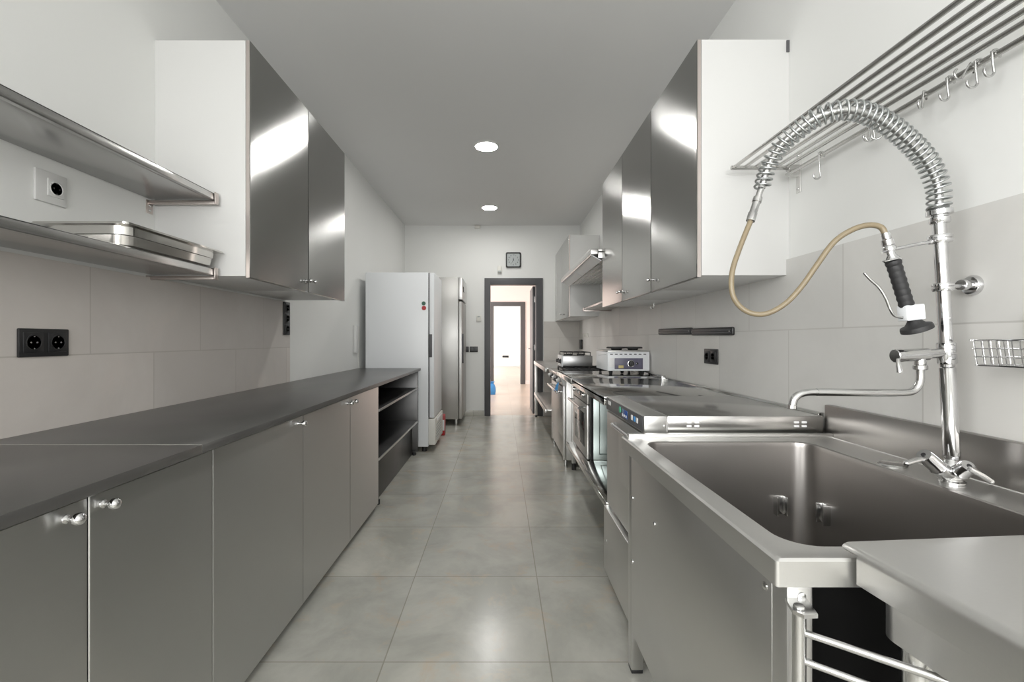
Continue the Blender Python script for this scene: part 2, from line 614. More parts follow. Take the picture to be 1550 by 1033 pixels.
# back wall fittings
yb = YB
t = thing('light_switch', 'black switch plate on the back wall between steel fridge and doorway', 'switch', (-.42, yb, .985))
MB().box(-.478, -.352, yb - .01, yb, .98, 1.065, .003).build('frame', BLACKP, t)
for x in (-.446, -.384):
    MB().box(x - .026, x + .026, yb - .014, yb - .008, .995, 1.05, .003).build('rocker', ANTHR, t)
solo(MB().box(-.60, -.49, yb - .01, yb, .98, 1.065, .003), 'light_switch', BLACKP, 'black wall plate half hidden by the edge of the steel fridge', 'switch')
t = thing('thermostat', 'small white thermostat on the back wall beside the doorway', 'thermostat', (-.335, yb, 1.45))
MB().box(-.372, -.300, yb - .02, yb, 1.455, 1.545, .005).build('mounting_plate', CREAMP, t)
MB().box(-.355, -.317, yb - .023, yb - .018, 1.515, 1.535, .001).build('screen', GREYFACE, t)
t = thing('emergency_light', 'small white wall sensor above the doorway beside the clock', 'sensor', (-.02, yb, 2.2))
MB().box(-.05, .012, yb - .04, yb, 2.195, 2.30, .006).build('mounting_plate', CREAMP, t)
MB().box(-.044, .006, yb - .046, yb - .036, 2.20, 2.225, .003).build('lens', GREYFACE, t)
solo(MB().box(-.40, -.315, yb - .05, yb, 2.875, 2.915, .006), 'motion_detector', CREAMP, 'small white detector under the ceiling on the back wall', 'detector')

# clock
cx, cz, cs = .193, 2.392, .116
t = thing('wall_clock', 'square black framed clock with grey dial above the doorway', 'clock', (cx, yb, cz))


def sq(h, y, r=.02):
    return [Vector((cx + p.x, y, cz + p.y)) for p in rrect(-h, h, -h, h, 0, r, 5)]


MB().loft([sq(cs, yb), sq(cs, yb - .028), sq(cs - .006, yb - .034), sq(cs - .016, yb - .034), sq(cs - .019, yb - .02)], True, False).build('frame', BLACKP, t)
MB().loft([sq(cs - .018, yb - .018), sq(cs - .018, yb - .0205)]).build('dial', GREYFACE, t)
for k in range(1, 13):
    a = math.radians(90 - 30 * k)
    s_ = .074
    text('numeral', str(k), .032, (cx + s_ * math.cos(a), yb - .0212, cz + s_ * math.sin(a)), (math.pi / 2, 0, 0), BLACKP, t)
hm = MB()
for ang_, L, wd in ((92, .046, .005), (-118, .066, .0035)):
    a = math.radians(ang_)
    d = Vector((math.cos(a), 0, math.sin(a)))
    e = Vector((-math.sin(a), 0, math.cos(a))) * wd
    o_ = Vector((cx, yb - .0235, cz)) - d * .012
    hm.prism([o_ - e, o_ + e, o_ + d * L + e * .5, o_ + d * L - e * .5], (0, -.001, 0))
hm.cyl((cx, yb - .022, cz), (cx, yb - .027, cz), .006)
hm.build('hand', BLACKP, t)

# ceiling downlights
LIGHTS = [(-.13, 4.16, 'round recessed ceiling lamp at mid kitchen, larger looking of two in view'),
          (-.149, 6.085, 'round recessed ceiling lamp close to the doorway wall'),
          ]
first = None
for x, y, lab in LIGHTS:
    if first is None:
        first = thing('ceiling_light', lab, 'ceiling light', (x, y, ZC))
        MB().lathe([(.112, 0), (.112, -.004), (.108, -.009), (.099, -.010), (.099, 0)], (x, y, ZC), (0, 0, 1), 40).build('trim_ring', WHITEL, first)
        MB().lathe([(.0001, -.006), (.099, -.006), (.099, -.002), (.0001, -.002)], (x, y, ZC), (0, 0, 1), 40).build('diffuser', DIFFUSER, first)
        first['group'] = 'recessed ceiling lamps'
    else:
        copy_tree(first, (x, y, ZC), lab)

# ------------------------------------------------------------------ cabinet pieces


def bowed_door(name, mat, parent, xf, s, y0, y1, z0, z1, th=.019, bow=.0, twist=0., ny=14, nz=18, rb=.002):
    """Sheet-steel door facing s (+1 right, -1 left) whose skin bellies out a little, as real sheet does."""
    bm = MB()

    def fx(u, v):
        a = (1 - u * u)
        c = 1 - v ** 8
        e = 0 if max(abs(u), abs(v)) < .999 else rb
        return xf + s * (bow * a * c + twist * u * v * a * c * 4 - e)
    us = [-1] + [-.99 + 1.98 * i / (ny - 1) for i in range(ny)] + [1]
    vs = [-1] + [-.994 + 1.988 * i / (nz - 1) for i in range(nz)] + [1]
    fr = [[bm.bm.verts.new((fx(u, v), (y0 + y1) / 2 + u * (y1 - y0) / 2, (z0 + z1) / 2 + v * (z1 - z0) / 2)) for u in us] for v in vs]
    bk = [[bm.bm.verts.new((xf - s * th, (y0 + y1) / 2 + u * (y1 - y0) / 2, (z0 + z1) / 2 + v * (z1 - z0) / 2)) for u in us] for v in vs]
    R, K = len(vs), len(us)
    for i in range(R - 1):
        for j in range(K - 1):
            bm.bm.faces.new((fr[i][j], fr[i][j + 1], fr[i + 1][j + 1], fr[i + 1][j]))
            bm.bm.faces.new((bk[i][j], bk[i + 1][j], bk[i + 1][j + 1], bk[i][j + 1]))
    for i in range(R - 1):
        bm.bm.faces.new((fr[i][0], fr[i + 1][0], bk[i + 1][0], bk[i][0]))
        bm.bm.faces.new((fr[i][-1], bk[i][-1], bk[i + 1][-1], fr[i + 1][-1]))
    for j in range(K - 1):
        bm.bm.faces.new((fr[0][j], bk[0][j], bk[0][j + 1], fr[0][j + 1]))
        bm.bm.faces.new((fr[-1][j], fr[-1][j + 1], bk[-1][j + 1], bk[-1][j]))
    return bm.build(name, mat, parent, 30)


def knob(parent, xf, s, y, z, r=.0125):
    """Rosette, stem and ball."""
    MB().lathe([(r * .75, 0), (r * .72, .003), (r * .4, .006), (r * .36, .013), (r * .55, .017), (r * .95, .021), (r, .026),
                (r * .92, .031), (r * .6, .035), (.0001, .0365)], (xf, y, z), (s, 0, 0), 20).build('knob', CHROME, parent)


# left base cabinets
XD = -.845
ZT0, ZT1 = .85, .875
CABS = [
    ([(.541, .9395, 'far'), (.9425, 1.3455, 'near')], .539, 1.347, 'brushed steel base cabinet with two narrow doors under the seamed end of the worktop'),
    ([(1.3485, 1.9625, 'far')], 1.347, 1.964, 'brushed steel base cabinet with one wide door and a knob at its far edge'),
    ([(1.9655, 2.5745, 'far'), (2.5775, 3.172, 'near')], 1.964, 3.174, 'brushed steel base cabinet with two doors beside the open shelf unit'),
]
for doors, y0, y1, lab in CABS:
    t = thing('base_cabinet', lab, 'cabinet', ((XL + XD) / 2, (y0 + y1) / 2, 0), 'steel base cabinets under the dark worktop')
    MB().box(TL + .01, XD - .021, y0 + .001, y1 - .001, .08, ZT0, .001).build('carcass', STEELV, t)
    MB().box(TL + .05, XD - .07, y0 + .001, y1 - .001, 0, .08, 0).build('plinth', DARKGAP, t)
    for a, b_, side in doors:
        d = bowed_door('door', DOORS, t, XD, 1, a, b_, .035, ZT0 - .006, bow=.0)
        if side:
            y = a + .032 if side == 'near' else b_ - .048
            knob(d, XD + .0004, 1, y, .817)

# open shelf unit at the far end
y0, y1 = 3.176, 4.70
t = thing('open_shelf_unit', 'open dark steel shelf unit with two shelves beside the white fridge', 'shelf unit', ((XL + XD) / 2, (y0 + y1) / 2, 0))
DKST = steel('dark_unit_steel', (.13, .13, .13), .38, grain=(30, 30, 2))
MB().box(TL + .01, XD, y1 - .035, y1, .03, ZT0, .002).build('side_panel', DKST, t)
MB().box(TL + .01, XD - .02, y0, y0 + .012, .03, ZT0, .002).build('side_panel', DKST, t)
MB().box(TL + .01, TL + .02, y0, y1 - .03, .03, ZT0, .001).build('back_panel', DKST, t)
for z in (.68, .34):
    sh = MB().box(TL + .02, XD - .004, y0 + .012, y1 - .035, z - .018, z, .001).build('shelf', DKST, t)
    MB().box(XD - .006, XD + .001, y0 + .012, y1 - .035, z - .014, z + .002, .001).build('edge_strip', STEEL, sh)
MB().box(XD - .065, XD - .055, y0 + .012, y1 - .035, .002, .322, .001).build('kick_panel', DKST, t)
for y in (y0 + .08, y1 - .06):
    MB().cyl((XD - .03, y, 0), (XD - .03, y, .035), .018).build('foot', BLACKP, t)
    MB().cyl((TL + .1, y, 0), (TL + .1, y, .065), .018).build('foot', BLACKP, t)

# dark stone worktop in two slabs meeting at a pale seam
XF = -.826
solo(MB().box(TL + .001, XF, -.3, 1.2715, ZT0, ZT1, .002), 'stone_worktop', STONE,
     'dark stone worktop slab before the pale cross seam, over two narrow doors', 'worktop', 'dark stone worktop slabs')
solo(MB().box(TL + .001, XF, 1.2735, 4.742, ZT0, ZT1, .002), 'stone_worktop', STONE,
     'long dark stone worktop slab running from the pale seam to the white fridge', 'worktop', 'dark stone worktop slabs')
struct(MB().box(TL + .001, XF - .002, 1.2713, 1.2737, ZT0 + .004, ZT1 - .0003, 0).build('trim_4', CREAMP))


# ------------------------------------------------------------------ left wall shelves
def wall_shelf(lab, z0, z1, y0, y1, xw, xf, ends):
    s = 1 if xf > xw else -1
    t = thing('wall_shelf', lab, 'shelf', ((xw + xf) / 2, (y0 + y1) / 2, z0), 'steel wall shelves')
    b = MB()
    b.box(xw, xf, y0, y1, z1 - .004, z1, .001)
    b.box(xf - s * .004, xf, y0, y1, z0, z1, .0012)
    b.box(xf - s * .02, xf, y0, y1, z0, z0 + .003, .001)
    b.box(xw, xw + s * .003, y0, y1, z1 - .004, z1 + .015, .001)
    # rolled underside panel
    b.box(xw + s * .004, xf - s * .024, y0 + .003, y1 - .003, z0 + .006, z0 + .010, .001)
    b.build('shelf_board', SHELFST, t)
    for y in ends:
        br = MB()
        br.box(xw, xf + s * .004, y - .006, y + .006, z0 - .016, z0 - .0005, .0015)
        br.box(xw, xw + s * .004, y - .017, y + .017, z0 - .055, z0, .001)
        br.box(xf + s * .0005, xf + s * .006, y - .012, y + .012, z0 - .016, z1 + .004, .001)
        o = br.build('bracket', PINKST, t)
        sc = MB()
        for dz in (.022, .042):
            sc.lathe([(.006, 0), (.005, .003), (.0001, .0042)], (xw + s * .004, y, z0 - dz), (s, 0, 0), 12)
        sc.build('screw', CHROMES, o)
    return t


SHELFST = steel('shelf_steel', (.52, .515, .505), .24, grain=(30, 2, 30), wear=.1)
wall_shelf('upper steel wall shelf, empty, above the white socket', 1.75, 1.778, .15, 1.940, XL, -1.195, (.9, 1.925))
wall_shelf('lower steel wall shelf carrying the covered steel pan', 1.434, 1.464, .15, 1.940, XL, -1.197, (.9, 1.925))

# steel pan on the lower shelf, with its lid
px0, px1, py0, py1, pz = -1.474, -1.166, 1.43, 1.945, 1.4645
ps = MB()
ins = .022
lo = [rrect(px0 + ins + .012, px1 - ins - .012, py0 + ins + .012, py1 - ins - .012, pz, .04),
      rrect(px0 + ins + .004, px1 - ins - .004, py0 + ins + .004, py1 - ins - .004, pz + .006, .05),
      rrect(px0 + ins, px1 - ins, py0 + ins, py1 - ins, pz + .035, .05),
      rrect(px0 + ins - .004, px1 - ins + .004, py0 + ins - .004, py1 - ins + .004, pz + .037, .05),
      rrect(px0 + ins - .005, px1 - ins + .005, py0 + ins - .005, py1 - ins + .005, pz + .063, .05),
      rrect(px0, px1, py0, py1, pz + .065, .018),
      rrect(px0, px1, py0, py1, pz + .068, .018),
      rrect(px0 + ins - .002, px1 - ins + .002, py0 + ins - .002, py1 - ins + .002, pz + .068, .05),
      rrect(px0 + ins + .004, px1 - ins - .004, py0 + ins + .004, py1 - ins - .004, pz + .010, .05)]
ps.loft(lo)
POLST = steel('polished_pan_steel', (.60, .585, .56), .14, grain=(3, 3, 30), wear=.1)
solo(ps, 'gastronorm_pan', POLST, 'rectangular steel pan on the lower wall shelf', 'pan')
t = thing('pan_lid', 'steel lid with loop handle lying on the rectangular pan', 'lid', ((px0 + px1) / 2, (py0 + py1) / 2, pz + .068))
z = pz + .0685
MB().loft([rrect(px0 + .002, px1 - .002, py0 + .002, py1 - .002, z, .018), rrect(px0 + .002, px1 - .002, py0 + .002, py1 - .002, z + .003, .018),
           rrect(px0 + .03, px1 - .03, py0 + .03, py1 - .03, z + .003, .04), rrect(px0 + .04, px1 - .04, py0 + .04, py1 - .04, z - .008, .04),
           rrect(px0 + .07, px1 - .07, py0 + .07, py1 - .07, z - .008, .04)], True, True).build('lid_plate', POLST, t)
pc = Vector((-1.27, 1.72, z))
MB().tube(smooth_path([pc + Vector((0, -.07, -.008)), pc + Vector((0, -.066, .012)), pc + Vector((0, -.03, .022)), pc + Vector((0, .03, .022)),
                       pc + Vector((0, .066, .012)), pc + Vector((0, .07, -.008))], 6), .0035).build('loop_handle', CHROMES, t)


# ------------------------------------------------------------------ wall cabinets
def wall_cab(lab, grp, s, xw, xf, y0, y1, z0, z1, kside, near_end=False, bow=-.003, twist=.0, mount=False, kz=None):
    """xf is the door face; s faces the aisle."""
    t = thing('wall_cabinet', lab, 'cabinet', ((xw + xf) / 2, (y0 + y1) / 2, z0), grp)
    xc = xf - s * .018
    MB().box(xw, xc - s * .001, y0 + .0005, y1 - .0005, z0, z1, .0012).build('carcass', WHITEL, t)
    d = bowed_door('door', UPDOOR, t, xf, s, y0 + .0026, y1 - .0026, z0 - .008, z1 + .001, th=.017, bow=bow, twist=twist)
    if near_end:
        MB().box(xf - s * .0172, xf - s * .0025, y0 + .0012, y0 + .0025, z0 - .007, z1, 0).build('edge_band', PINKST, d)
    y = y1 - .03 if kside == 'far' else y0 + .03
    knob(d, xf + s * .0002, s, y, kz or z0 + .055, .009)
    if mount:
        MB().box(xw - s * .001, xw + s * .012, y0 - .004, y0 + .0005, z1 - .055, z1 - .005, .001).build('hanging_rail', ANTHR, t)
    return t


GL, GR, GF = 'steel-doored wall cabinets over the dark worktop', 'steel-doored wall cabinets over the sink side', 'steel-doored wall cabinets beyond the extractor hood'
wall_cab('wall cabinet with white side and steel door touching the steel wall shelves', GL, 1, XL, -1.069, 1.956, 2.553, 1.438, 2.443, 'far', True, twist=.0)
wall_cab('wall cabinet with steel door above the black triple socket', GL, 1, XL, -1.069, 2.553, 3.148, 1.438, 2.443, 'near')
wall_cab('wall cabinet with white side and steel door beside the tube rack', GR, -1, XR, .8275, 1.935, 2.531, 1.438, 2.433, 'far', True, mount=True)
wall_cab('middle one of three steel-doored wall cabinets over the knife strips', GR, -1, XR, .8275, 2.531, 3.129, 1.438, 2.433, 'far')
wall_cab('wall cabinet with steel door next to the extractor hood', GR, -1, XR, .8275, 3.129, 3.744, 1.438, 2.433, 'near')
wall_cab('wall cabinet with white side just past the extractor hood', GF, -1, XR, .832, 5.63, 6.24, 1.457, 2.455, 'far', True)
wall_cab('wall cabinet with steel door in the corner by the doorway', GF, -1, XR, .832, 6.24, 6.86, 1.457, 2.455, 'near')
solo(MB().box(.836, XR, 6.875, 7.045, 1.457, 2.455, .001), 'filler_panel', WHITEL, 'white filler between the last wall cabinet and the back wall', 'panel')

# shelf under the hood
wall_shelf('steel wall shelf under the extractor hood', 1.494, 1.516, 3.76, 5.12, XR - .001, .905, (3.85, 5.0))

# hood
t = thing('extractor_hood', 'slim steel extractor hood with slanted glass visor between the wall cabinets', 'extractor hood', (1.0, 4.69, 1.83))
hy0, hy1 = 3.765, 5.61
b = MB()
b.box(.80, XR, hy0, hy1, 1.885, 1.915, .002).box(XR - .02, XR, hy0, hy1, 1.84, 1.9, .002)
b.box(.80, XR, hy0, hy0 + .02, 1.838, 1.9, .002).box(.80, XR, hy1 - .02, hy1, 1.838, 1.9, .002)
b.build('canopy', STEEL, t)
MB().box(.735, .80, hy0, hy1, 1.868, 1.915, .006, 3).build('front_rail', STEEL, t)
for a, b_ in ((hy0 + .03, (hy0 + hy1) / 2 - .01), ((hy0 + hy1) / 2 + .01, hy1 - .03)):
    MB().prism([(.752, a, 1.862), (.758, a, 1.868), (.835, a, 1.824), (.829, a, 1.818)], (0, b_ - a, 0)).build('visor', WHITEP, t)  # white colour stands in for the bright reflection on the visor panels
g = MB()
n = 7
for k in range(n):
    a = hy0 + .04 + (hy1 - hy0 - .08) * k / n
    w_ = (hy1 - hy0 - .08) / n
    g.box(.84, XR - .03, a + .01, a + w_ - .01, 1.84, 1.852, .002)
    for j in range(7):
        x = .86 + j * .046
        g.box(x, x + .012, a + .02, a + w_ - .02, 1.832, 1.842, .001)
g.build('grease_filter', STEEL, t)
MB().cyl((.742, hy0 + .01, 1.866), (.742, hy1 - .01, 1.866), .007).build('trim_bar', CHROMES, t)

# small hooks under the right wall cabinets
hk = MB().tube(smooth_path([(1.1, 3.30, 1.437), (1.1, 3.30, 1.405), (1.094, 3.30, 1.393), (1.08, 3.30, 1.393), (1.075, 3.30, 1.402)], 5), .003, 8)
solo(hk, 'hanging_hook', CHROMES, 'small steel hook under the wall cabinets next to the hood', 'hook')

# ------------------------------------------------------------------ fridges
fy0, fy1 = 4.765, 5.37
t = thing('upright_fridge', 'tall white upright fridge at the end of the dark worktop', 'fridge', (-1.07, 5.06, 0))
b = MB().box(-1.405, -.752, fy0, fy1, .055, 1.868, .006, 3)
b.build('body', WHITEP, t)
MB().box(-.752, -.742, fy0 + .006, fy1 - .006, .36, 1.862, .001).build('door_gasket', RUBBER, t)
d = MB().box(-.742, -.692, fy0, fy1, .355, 1.866, .008, 3).build('door', WHITEP, t)
MB().box(-.749, -.712, fy0 - .005, fy0 + .001, .985, 1.225, .003).build('handle', ANTHR, d)
g = MB().box(-.752, -.68, fy0, fy1, .075, .345, .006, 3)
gr = g.build('plinth_cover', CREAMP, t)
g = MB()
for k in range(6):
    g.box(-.6805, -.677, fy0 + .08, fy1 - .15, .11 + .03 * k, .122 + .03 * k, .001)
g.build('grille', GREYFACE, gr)
MB().box(-.68, -.672, fy0 + .15, fy1 - .12, .30, .33, .002).build('badge', WHITEC, gr)
MB().cyl((-.80, fy0, 1.545), (-.80, fy0 - .004, 1.545), .021, seg=24).build('sticker', GREENP, t)
MB().cyl((-.797, fy0, 1.497), (-.797, fy0 - .004, 1.497), .023, seg=24).build('sticker', REDP, t)
for x in (-1.35, -.80):
    for y in (fy0 + .06, fy1 - .06):
        MB().cyl((x, y, 0), (x, y, .06), .028).build('foot', BLACKP, t)

sy0, sy1 = 6.22, 6.98
t = thing('steel_fridge', 'tall stainless steel fridge on legs behind the white fridge', 'fridge', (-.9, 6.6, 0))
FRST = steel('fridge_steel', (.50, .495, .48), .40, aniso=.5, grain=(40, 40, 1.5))
MB().box(-1.26, -.578, sy0, sy1, .09, 2.015, .004).build('body', FRST, t)
MB().box(-.578, -.572, sy0 + .01, sy1 - .01, .10, 1.69, .001).build('door_gasket', RUBBER, t)
d = MB().box(-.572, -.527, sy0 + .003, sy1, .095, 1.69, .006, 3).build('door', FRST, t)
MB().box(-.53, -.505, sy0 + .012, sy0 + .035, .85, 1.25, .004).build('handle', ANTHR, d)
c_ = MB().box(-.578, -.52, sy0, sy1, 1.715, 2.013, .004).build('control_panel', STEEL, t)
MB().box(-.521, -.512, sy0 + .1, sy0 + .3, 1.83, 1.9, .003).build('display', BLACKG, c_)
for x in (-1.2, -.61):
    for y in (sy0 + .05, sy1 - .06):
        MB().cyl((x, y, 0), (x, y, .092), .017, .02).build('leg', CHROMES, t)
t = thing('red_carton', 'small red and white carton on the floor past the white fridge', 'carton', (-.735, 5.66, 0))
MB().box(-.785, -.685, 5.60, 5.70, 0, .25, .004).build('box', REDP, t)
MB().box(-.735, -.688, 5.597, 5.6005, .06, .19, .0005).build('label', WHITEC, t)

# intercom handset on the left wall
t = thing('wall_phone', 'white wall handset with coiled cord above the far end of the worktop', 'phone', (XL, 4.66, 1.03))
MB().box(XL, XL + .032, 4.58, 4.66, 1.035, 1.315, .008, 3).build('handset', WHITEL, t)
cp = []
for k in range(0, 150):
    a = k * .9
    z_ = 1.30 - k * .0018
    cp.append((XL + .018 + .008 * math.cos(a), 4.70 + .010 * math.sin(a), z_))
cp += [(XL + .015, 4.70, 1.02), (XL + .012, 4.71, .95), (XL + .01, 4.72, .89)]
MB().tube(cp, .0022, 6).build('coiled_cord', CREAMP, t)

# ------------------------------------------------------------------ right side: knife strips
for y0, y1, z, dz, lab in ((2.356, 2.86, 1.211, .004, 'black magnetic knife strip directly above the black double socket'),
                           (2.868, 3.46, 1.221, .006, 'black magnetic knife strip between its twin and the white hotplate')):
    t = thing('knife_strip', lab, 'knife rack', (TR, (y0 + y1) / 2, z - .02), 'black knife strips on the tiles')
    M = Matrix.Translation((TR, y0, z)) @ Matrix.Rotation(dz / (y1 - y0), 4, 'X')
    MB().box(-.018, 0, 0, y1 - y0, -.022, .022, .008, 3, M).build('mounting_rail', BLACKP, t)
    MB().box(-.0205, -.016, .012, y1 - y0 - .012, .004, .010, .001, 2, M).box(-.0205, -.016, .012, y1 - y0 - .012, -.010, -.004, .001, 2, M).build('magnet_bar', ANTHR, t)
    sc = MB()
    for yy in (.02, y1 - y0 - .02):
        sc.cyl(M @ Vector((-.018, yy, 0)), M @ Vector((-.0225, yy, 0)), .005, seg=12)
    sc.build('screw', CHROMES, t)

# ------------------------------------------------------------------ worktops and cooking line
XW = TR - .001
# table with the oven on its lower shelf
t = thing('steel_table', 'polished steel worktop table holding the built-in oven on its lower shelf', 'table', (.85, 2.8, 0))
b = MB()
b.box(.512, 1.177, 2.275, 3.335, .865, .885, .003).box(.512, .53, 2.275, 3.335, .84, .88, .003)
b.box(1.176, XW, 1.70, 3.335, .84, .895, .003)
b.build('worktop', TOPST, t)
b = MB()
b.box(.52, 1.13, 2.275, 3.64, .33, .36, .003)
b.build('lower_shelf', TOPST, t)
for x, y in ((1.05, 2.32), (1.153, 2.32), (1.153, 3.30), (1.05, 3.6)):
    MB().box(x - .02, x + .02, y - .02, y + .02, 0, .335 if x < 1.1 else .86, .003).build('leg', STEEL, t)

t = thing('steel_table', 'plain polished steel worktop carrying the white hotplate, next to the range', 'table', (.85, 3.75, 0))
b = MB()
b.box(.512, 1.176, 3.345, 4.15, .86, .885, .003).box(.505, .535, 3.345, 4.15, .842, .885, .010, 4)
b.box(1.174, XW, 3.345, 4.15, .84, .905, .003)
b.build('worktop', TOPST, t)
for x, y in ((.655, 4.12), (1.16, 4.12), (1.16, 3.72)):
    MB().box(x - .018, x + .018, y - .018, y + .018, .06, .86, .003).build('leg', STEEL, t)
    MB().cyl((x, y, 0), (x, y, .062), .02).build('foot', BLACKP, t)

# built-in oven
oy0, oy1 = 3.07, 3.655
t = thing('built_in_oven', 'built-in oven with galvanised side standing on the lower shelf of the steel table', 'oven', (.85, 3.36, .361))
MB().box(.618, 1.12, oy0, oy1 - .02, .361, .835, .003).build('housing', GALV, t)
g = MB()
fr_ = [(.66, .40), (1.08, .40), (1.08, .80), (.66, .80)]
pts = []
for (a, c) in fr_:
    pts.append(Vector((a, oy0 - .003, c)))
g.tube([pts[0], pts[0].lerp(pts[1], .5), pts[1], pts[1].lerp(pts[2], .5), pts[2], pts[2].lerp(pts[3], .5), pts[3], pts[3].lerp(pts[0], .5)], .004, 6, True)
g.build('pressed_rib', GALV, t)
MB().box(.595, .62, oy0 - .002, oy1, .361, .838, .002).build('front_frame', BLACKP, t)
pn = MB().box(.578, .597, oy0, oy1, .735, .838, .003).build('control_panel', STEEL, t)
MB().box(.576, .579, oy0 + .2, oy0 + .38, .765, .81, .001).build('display', BLACKG, pn)
for y in (oy0 + .1, oy1 - .1):
    MB().lathe([(.018, 0), (.018, .012), (.015, .02), (.0001, .021)], (.578, y, .787), (-1, 0, 0), 20).build('knob', CHROMES, pn)
d = MB().box(.576, .597, oy0, oy1, .366, .728, .003).build('door', STEEL, t)
MB().box(.5735, .578, oy0 + .09, oy1 - .09, .43, .66, .001).build('window', BLACKG, d)
hb_ = MB().cyl((.535, oy0 + .04, .705), (.535, oy1 - .04, .705), .010)
for y in (oy0 + .07, oy1 - .07):
    hb_.cyl((.535, y, .705), (.577, y, .705), .006)
hb_.build('handle', CHROMES, d)

# range cooker
ry0, ry1 = 4.205, 5.185
t = thing('gas_range', 'steel gas range with oven door and knobs beside the far table', 'range', (.88, 4.7, 0))
MB().box(.60, 1.18, ry0, ry1, .062, .835, .003).build('body', STEEL, t)
MB().box(.535, 1.18, ry0, ry1, .835, .852, .005, 3).build('hob_top', TOPST, t)
pn = MB().prism([(.60, ry0, .745), (.575, ry0, .745), (.54, ry0, .836), (.60, ry0, .836)], (0, ry1 - ry0, 0)).build('control_panel', STEEL, t)
for k in range(5):
    y = ry0 + .13 + k * .18
    MB().lathe([(.026, 0), (.026, .008), (.019, .011), (.018, .034), (.0001, .036)], (.556, y, .79), Vector((-.92, 0, -.37)), 18).build(
        'knob', BLACKP if k % 2 else WHITEL, pn)
d = MB().box(.572, .602, ry0 + .05, ry1 - .05, .26, .725, .004).build('oven_door', STEELV, t)
hb_ = MB().box(.515, .54, ry0 + .08, ry1 - .08, .665, .69, .008, 3)
for y in (ry0 + .12, ry1 - .12):
    hb_.box(.53, .575, y - .012, y + .012, .668, .687, .003)
hb_.build('handle', CHROMES, d)
MB().box(.58, .602, ry0 + .05, ry1 - .05, .075, .25, .004).build('kick_panel', STEELV, t)
MB().box(.573, .602, ry0, ry0 + .045, .062, .745, .004).build('corner_post', STEEL, t)
MB().box(.573, .602, ry1 - .045, ry1, .062, .745, .004).build('corner_post', STEEL, t)
for x in (.60, 1.12):
    for y in (ry0 + .03, ry1 - .04):
        MB().cyl((x, y, 0), (x, y, .066), .017, .014).build('leg', CHROMES, t)
for k in range(2):
    g = MB()
    ya, yb2 = ry0 + .06 + k * .44, ry0 + .47 + k * .44
    for x in (.64, .78, .92, 1.08):
        g.box(x - .007, x + .007, ya, yb2, .866, .88, .002)
    for y in (ya, (ya + yb2) / 2, yb2):
        g.box(.64, 1.08, y - .007, y + .007, .864, .878, .002)
    for x in (.64, 1.08):
        for y in (ya, yb2):
            g.box(x - .008, x + .008, y - .008, y + .008, .851, .87, .002)
    g.build('pan_grate', IRON, t)
    for x in (.74, .98):
        MB().lathe([(.055, 0), (.055, .006), (.035, .009), (.035, .013), (.0001, .014)], (x, (ya + yb2) / 2, .852), (0, 0, 1), 20).build('burner', IRON, t)
# blue cloth on the range
cl = MB()
rows = []
for i in range(7):
    r_ = []
    for j in range(7):
        u, v = i / 6, j / 6
        r_.append(Vector(((.528 + .004 * math.sin(3 * u + 2 * v) - .018 * v), ry0 + .01 + .13 * u, .762 - .066 * v + .012 * math.sin(5 * u))))
    rows.append(r_)
vs_ = [[cl.bm.verts.new(p) for p in r_] for r_ in rows]
vb_ = [[cl.bm.verts.new(p + Vector((.004, 0, 0))) for p in r_] for r_ in rows]
for i in range(6):
    for j in range(6):
        cl.bm.faces.new((vs_[i][j], vs_[i + 1][j], vs_[i + 1][j + 1], vs_[i][j + 1]))
        cl.bm.faces.new((vb_[i][j], vb_[i][j + 1], vb_[i + 1][j + 1], vb_[i + 1][j]))
for i in range(6):
    cl.bm.faces.new((vs_[i][0], vb_[i][0], vb_[i + 1][0], vs_[i + 1][0]))
    cl.bm.faces.new((vs_[i][6], vs_[i + 1][6], vb_[i + 1][6], vb_[i][6]))
    cl.bm.faces.new((vs_[0][i], vs_[0][i + 1], vb_[0][i + 1], vb_[0][i]))
    cl.bm.faces.new((vs_[6][i], vb_[6][i], vb_[6][i + 1], vs_[6][i + 1]))
solo(cl, 'hanging_cloth', BLUEC, 'small blue cloth hanging at the front of the gas range', 'cloth')

# far table
t = thing('steel_table', 'steel table with a lower shelf in front of the doorway casing', 'table', (.85, 6.1, 0))
b = MB()
b.box(.505, XW, 5.20, 6.98, .832, .85, .003).box(.503, .525, 5.20, 6.98, .80, .85, .004)
b.build('worktop', STEEL, t)
MB().box(.503, .53, 5.22, 6.96, .335, .375, .004).box(.53, 1.19, 5.22, 6.96, .355, .372, .002).build('lower_shelf', STEEL, t)
for x, y in ((.65, 5.26), (.535, 6.945), (1.17, 5.26), (1.17, 6.945)):
    for y in (y,):
        MB().box(x - .02, x + .02, y - .02, y + .02, .03, .833, .003).build('leg', STEEL, t)
        MB().cyl((x, y, 0), (x, y, .032), .018).build('foot', BLACKP, t)

# two-burner stove on the range
t = thing('tabletop_stove', 'small two-burner gas stove with black knobs on top of the range', 'stove', (.8, 4.95, .88))
z0 = .8805
sx0, sx1, ty0, ty1 = .642, .955, 4.78, 5.14
MB().box(sx0 + .004, sx1, ty0, ty1, z0 + .01, z0 + .12, .004).build('body', steel('stove_grey_steel', (.42, .42, .42), .35), t)
pn = MB().box(sx0 - .004, sx0 + .006, ty0 - .002, ty1 + .002, z0 + .004, z0 + .122, .003).build('front_panel', WHITEP, t)
for y in (ty0 + .09, ty1 - .09):
    MB().lathe([(.026, 0), (.026, .006), (.02, .008), (.018, .028), (.0001, .03)], (sx0 - .004, y, z0 + .06), (-1, 0, 0), 18).build('knob', BLACKP, pn)
g = MB()
for y in (ty0 + .015, ty1 - .015):
    g.tube([(sx0 + .02, y, z0 + .156), (sx1 - .02, y, z0 + .156)], .004, 8)
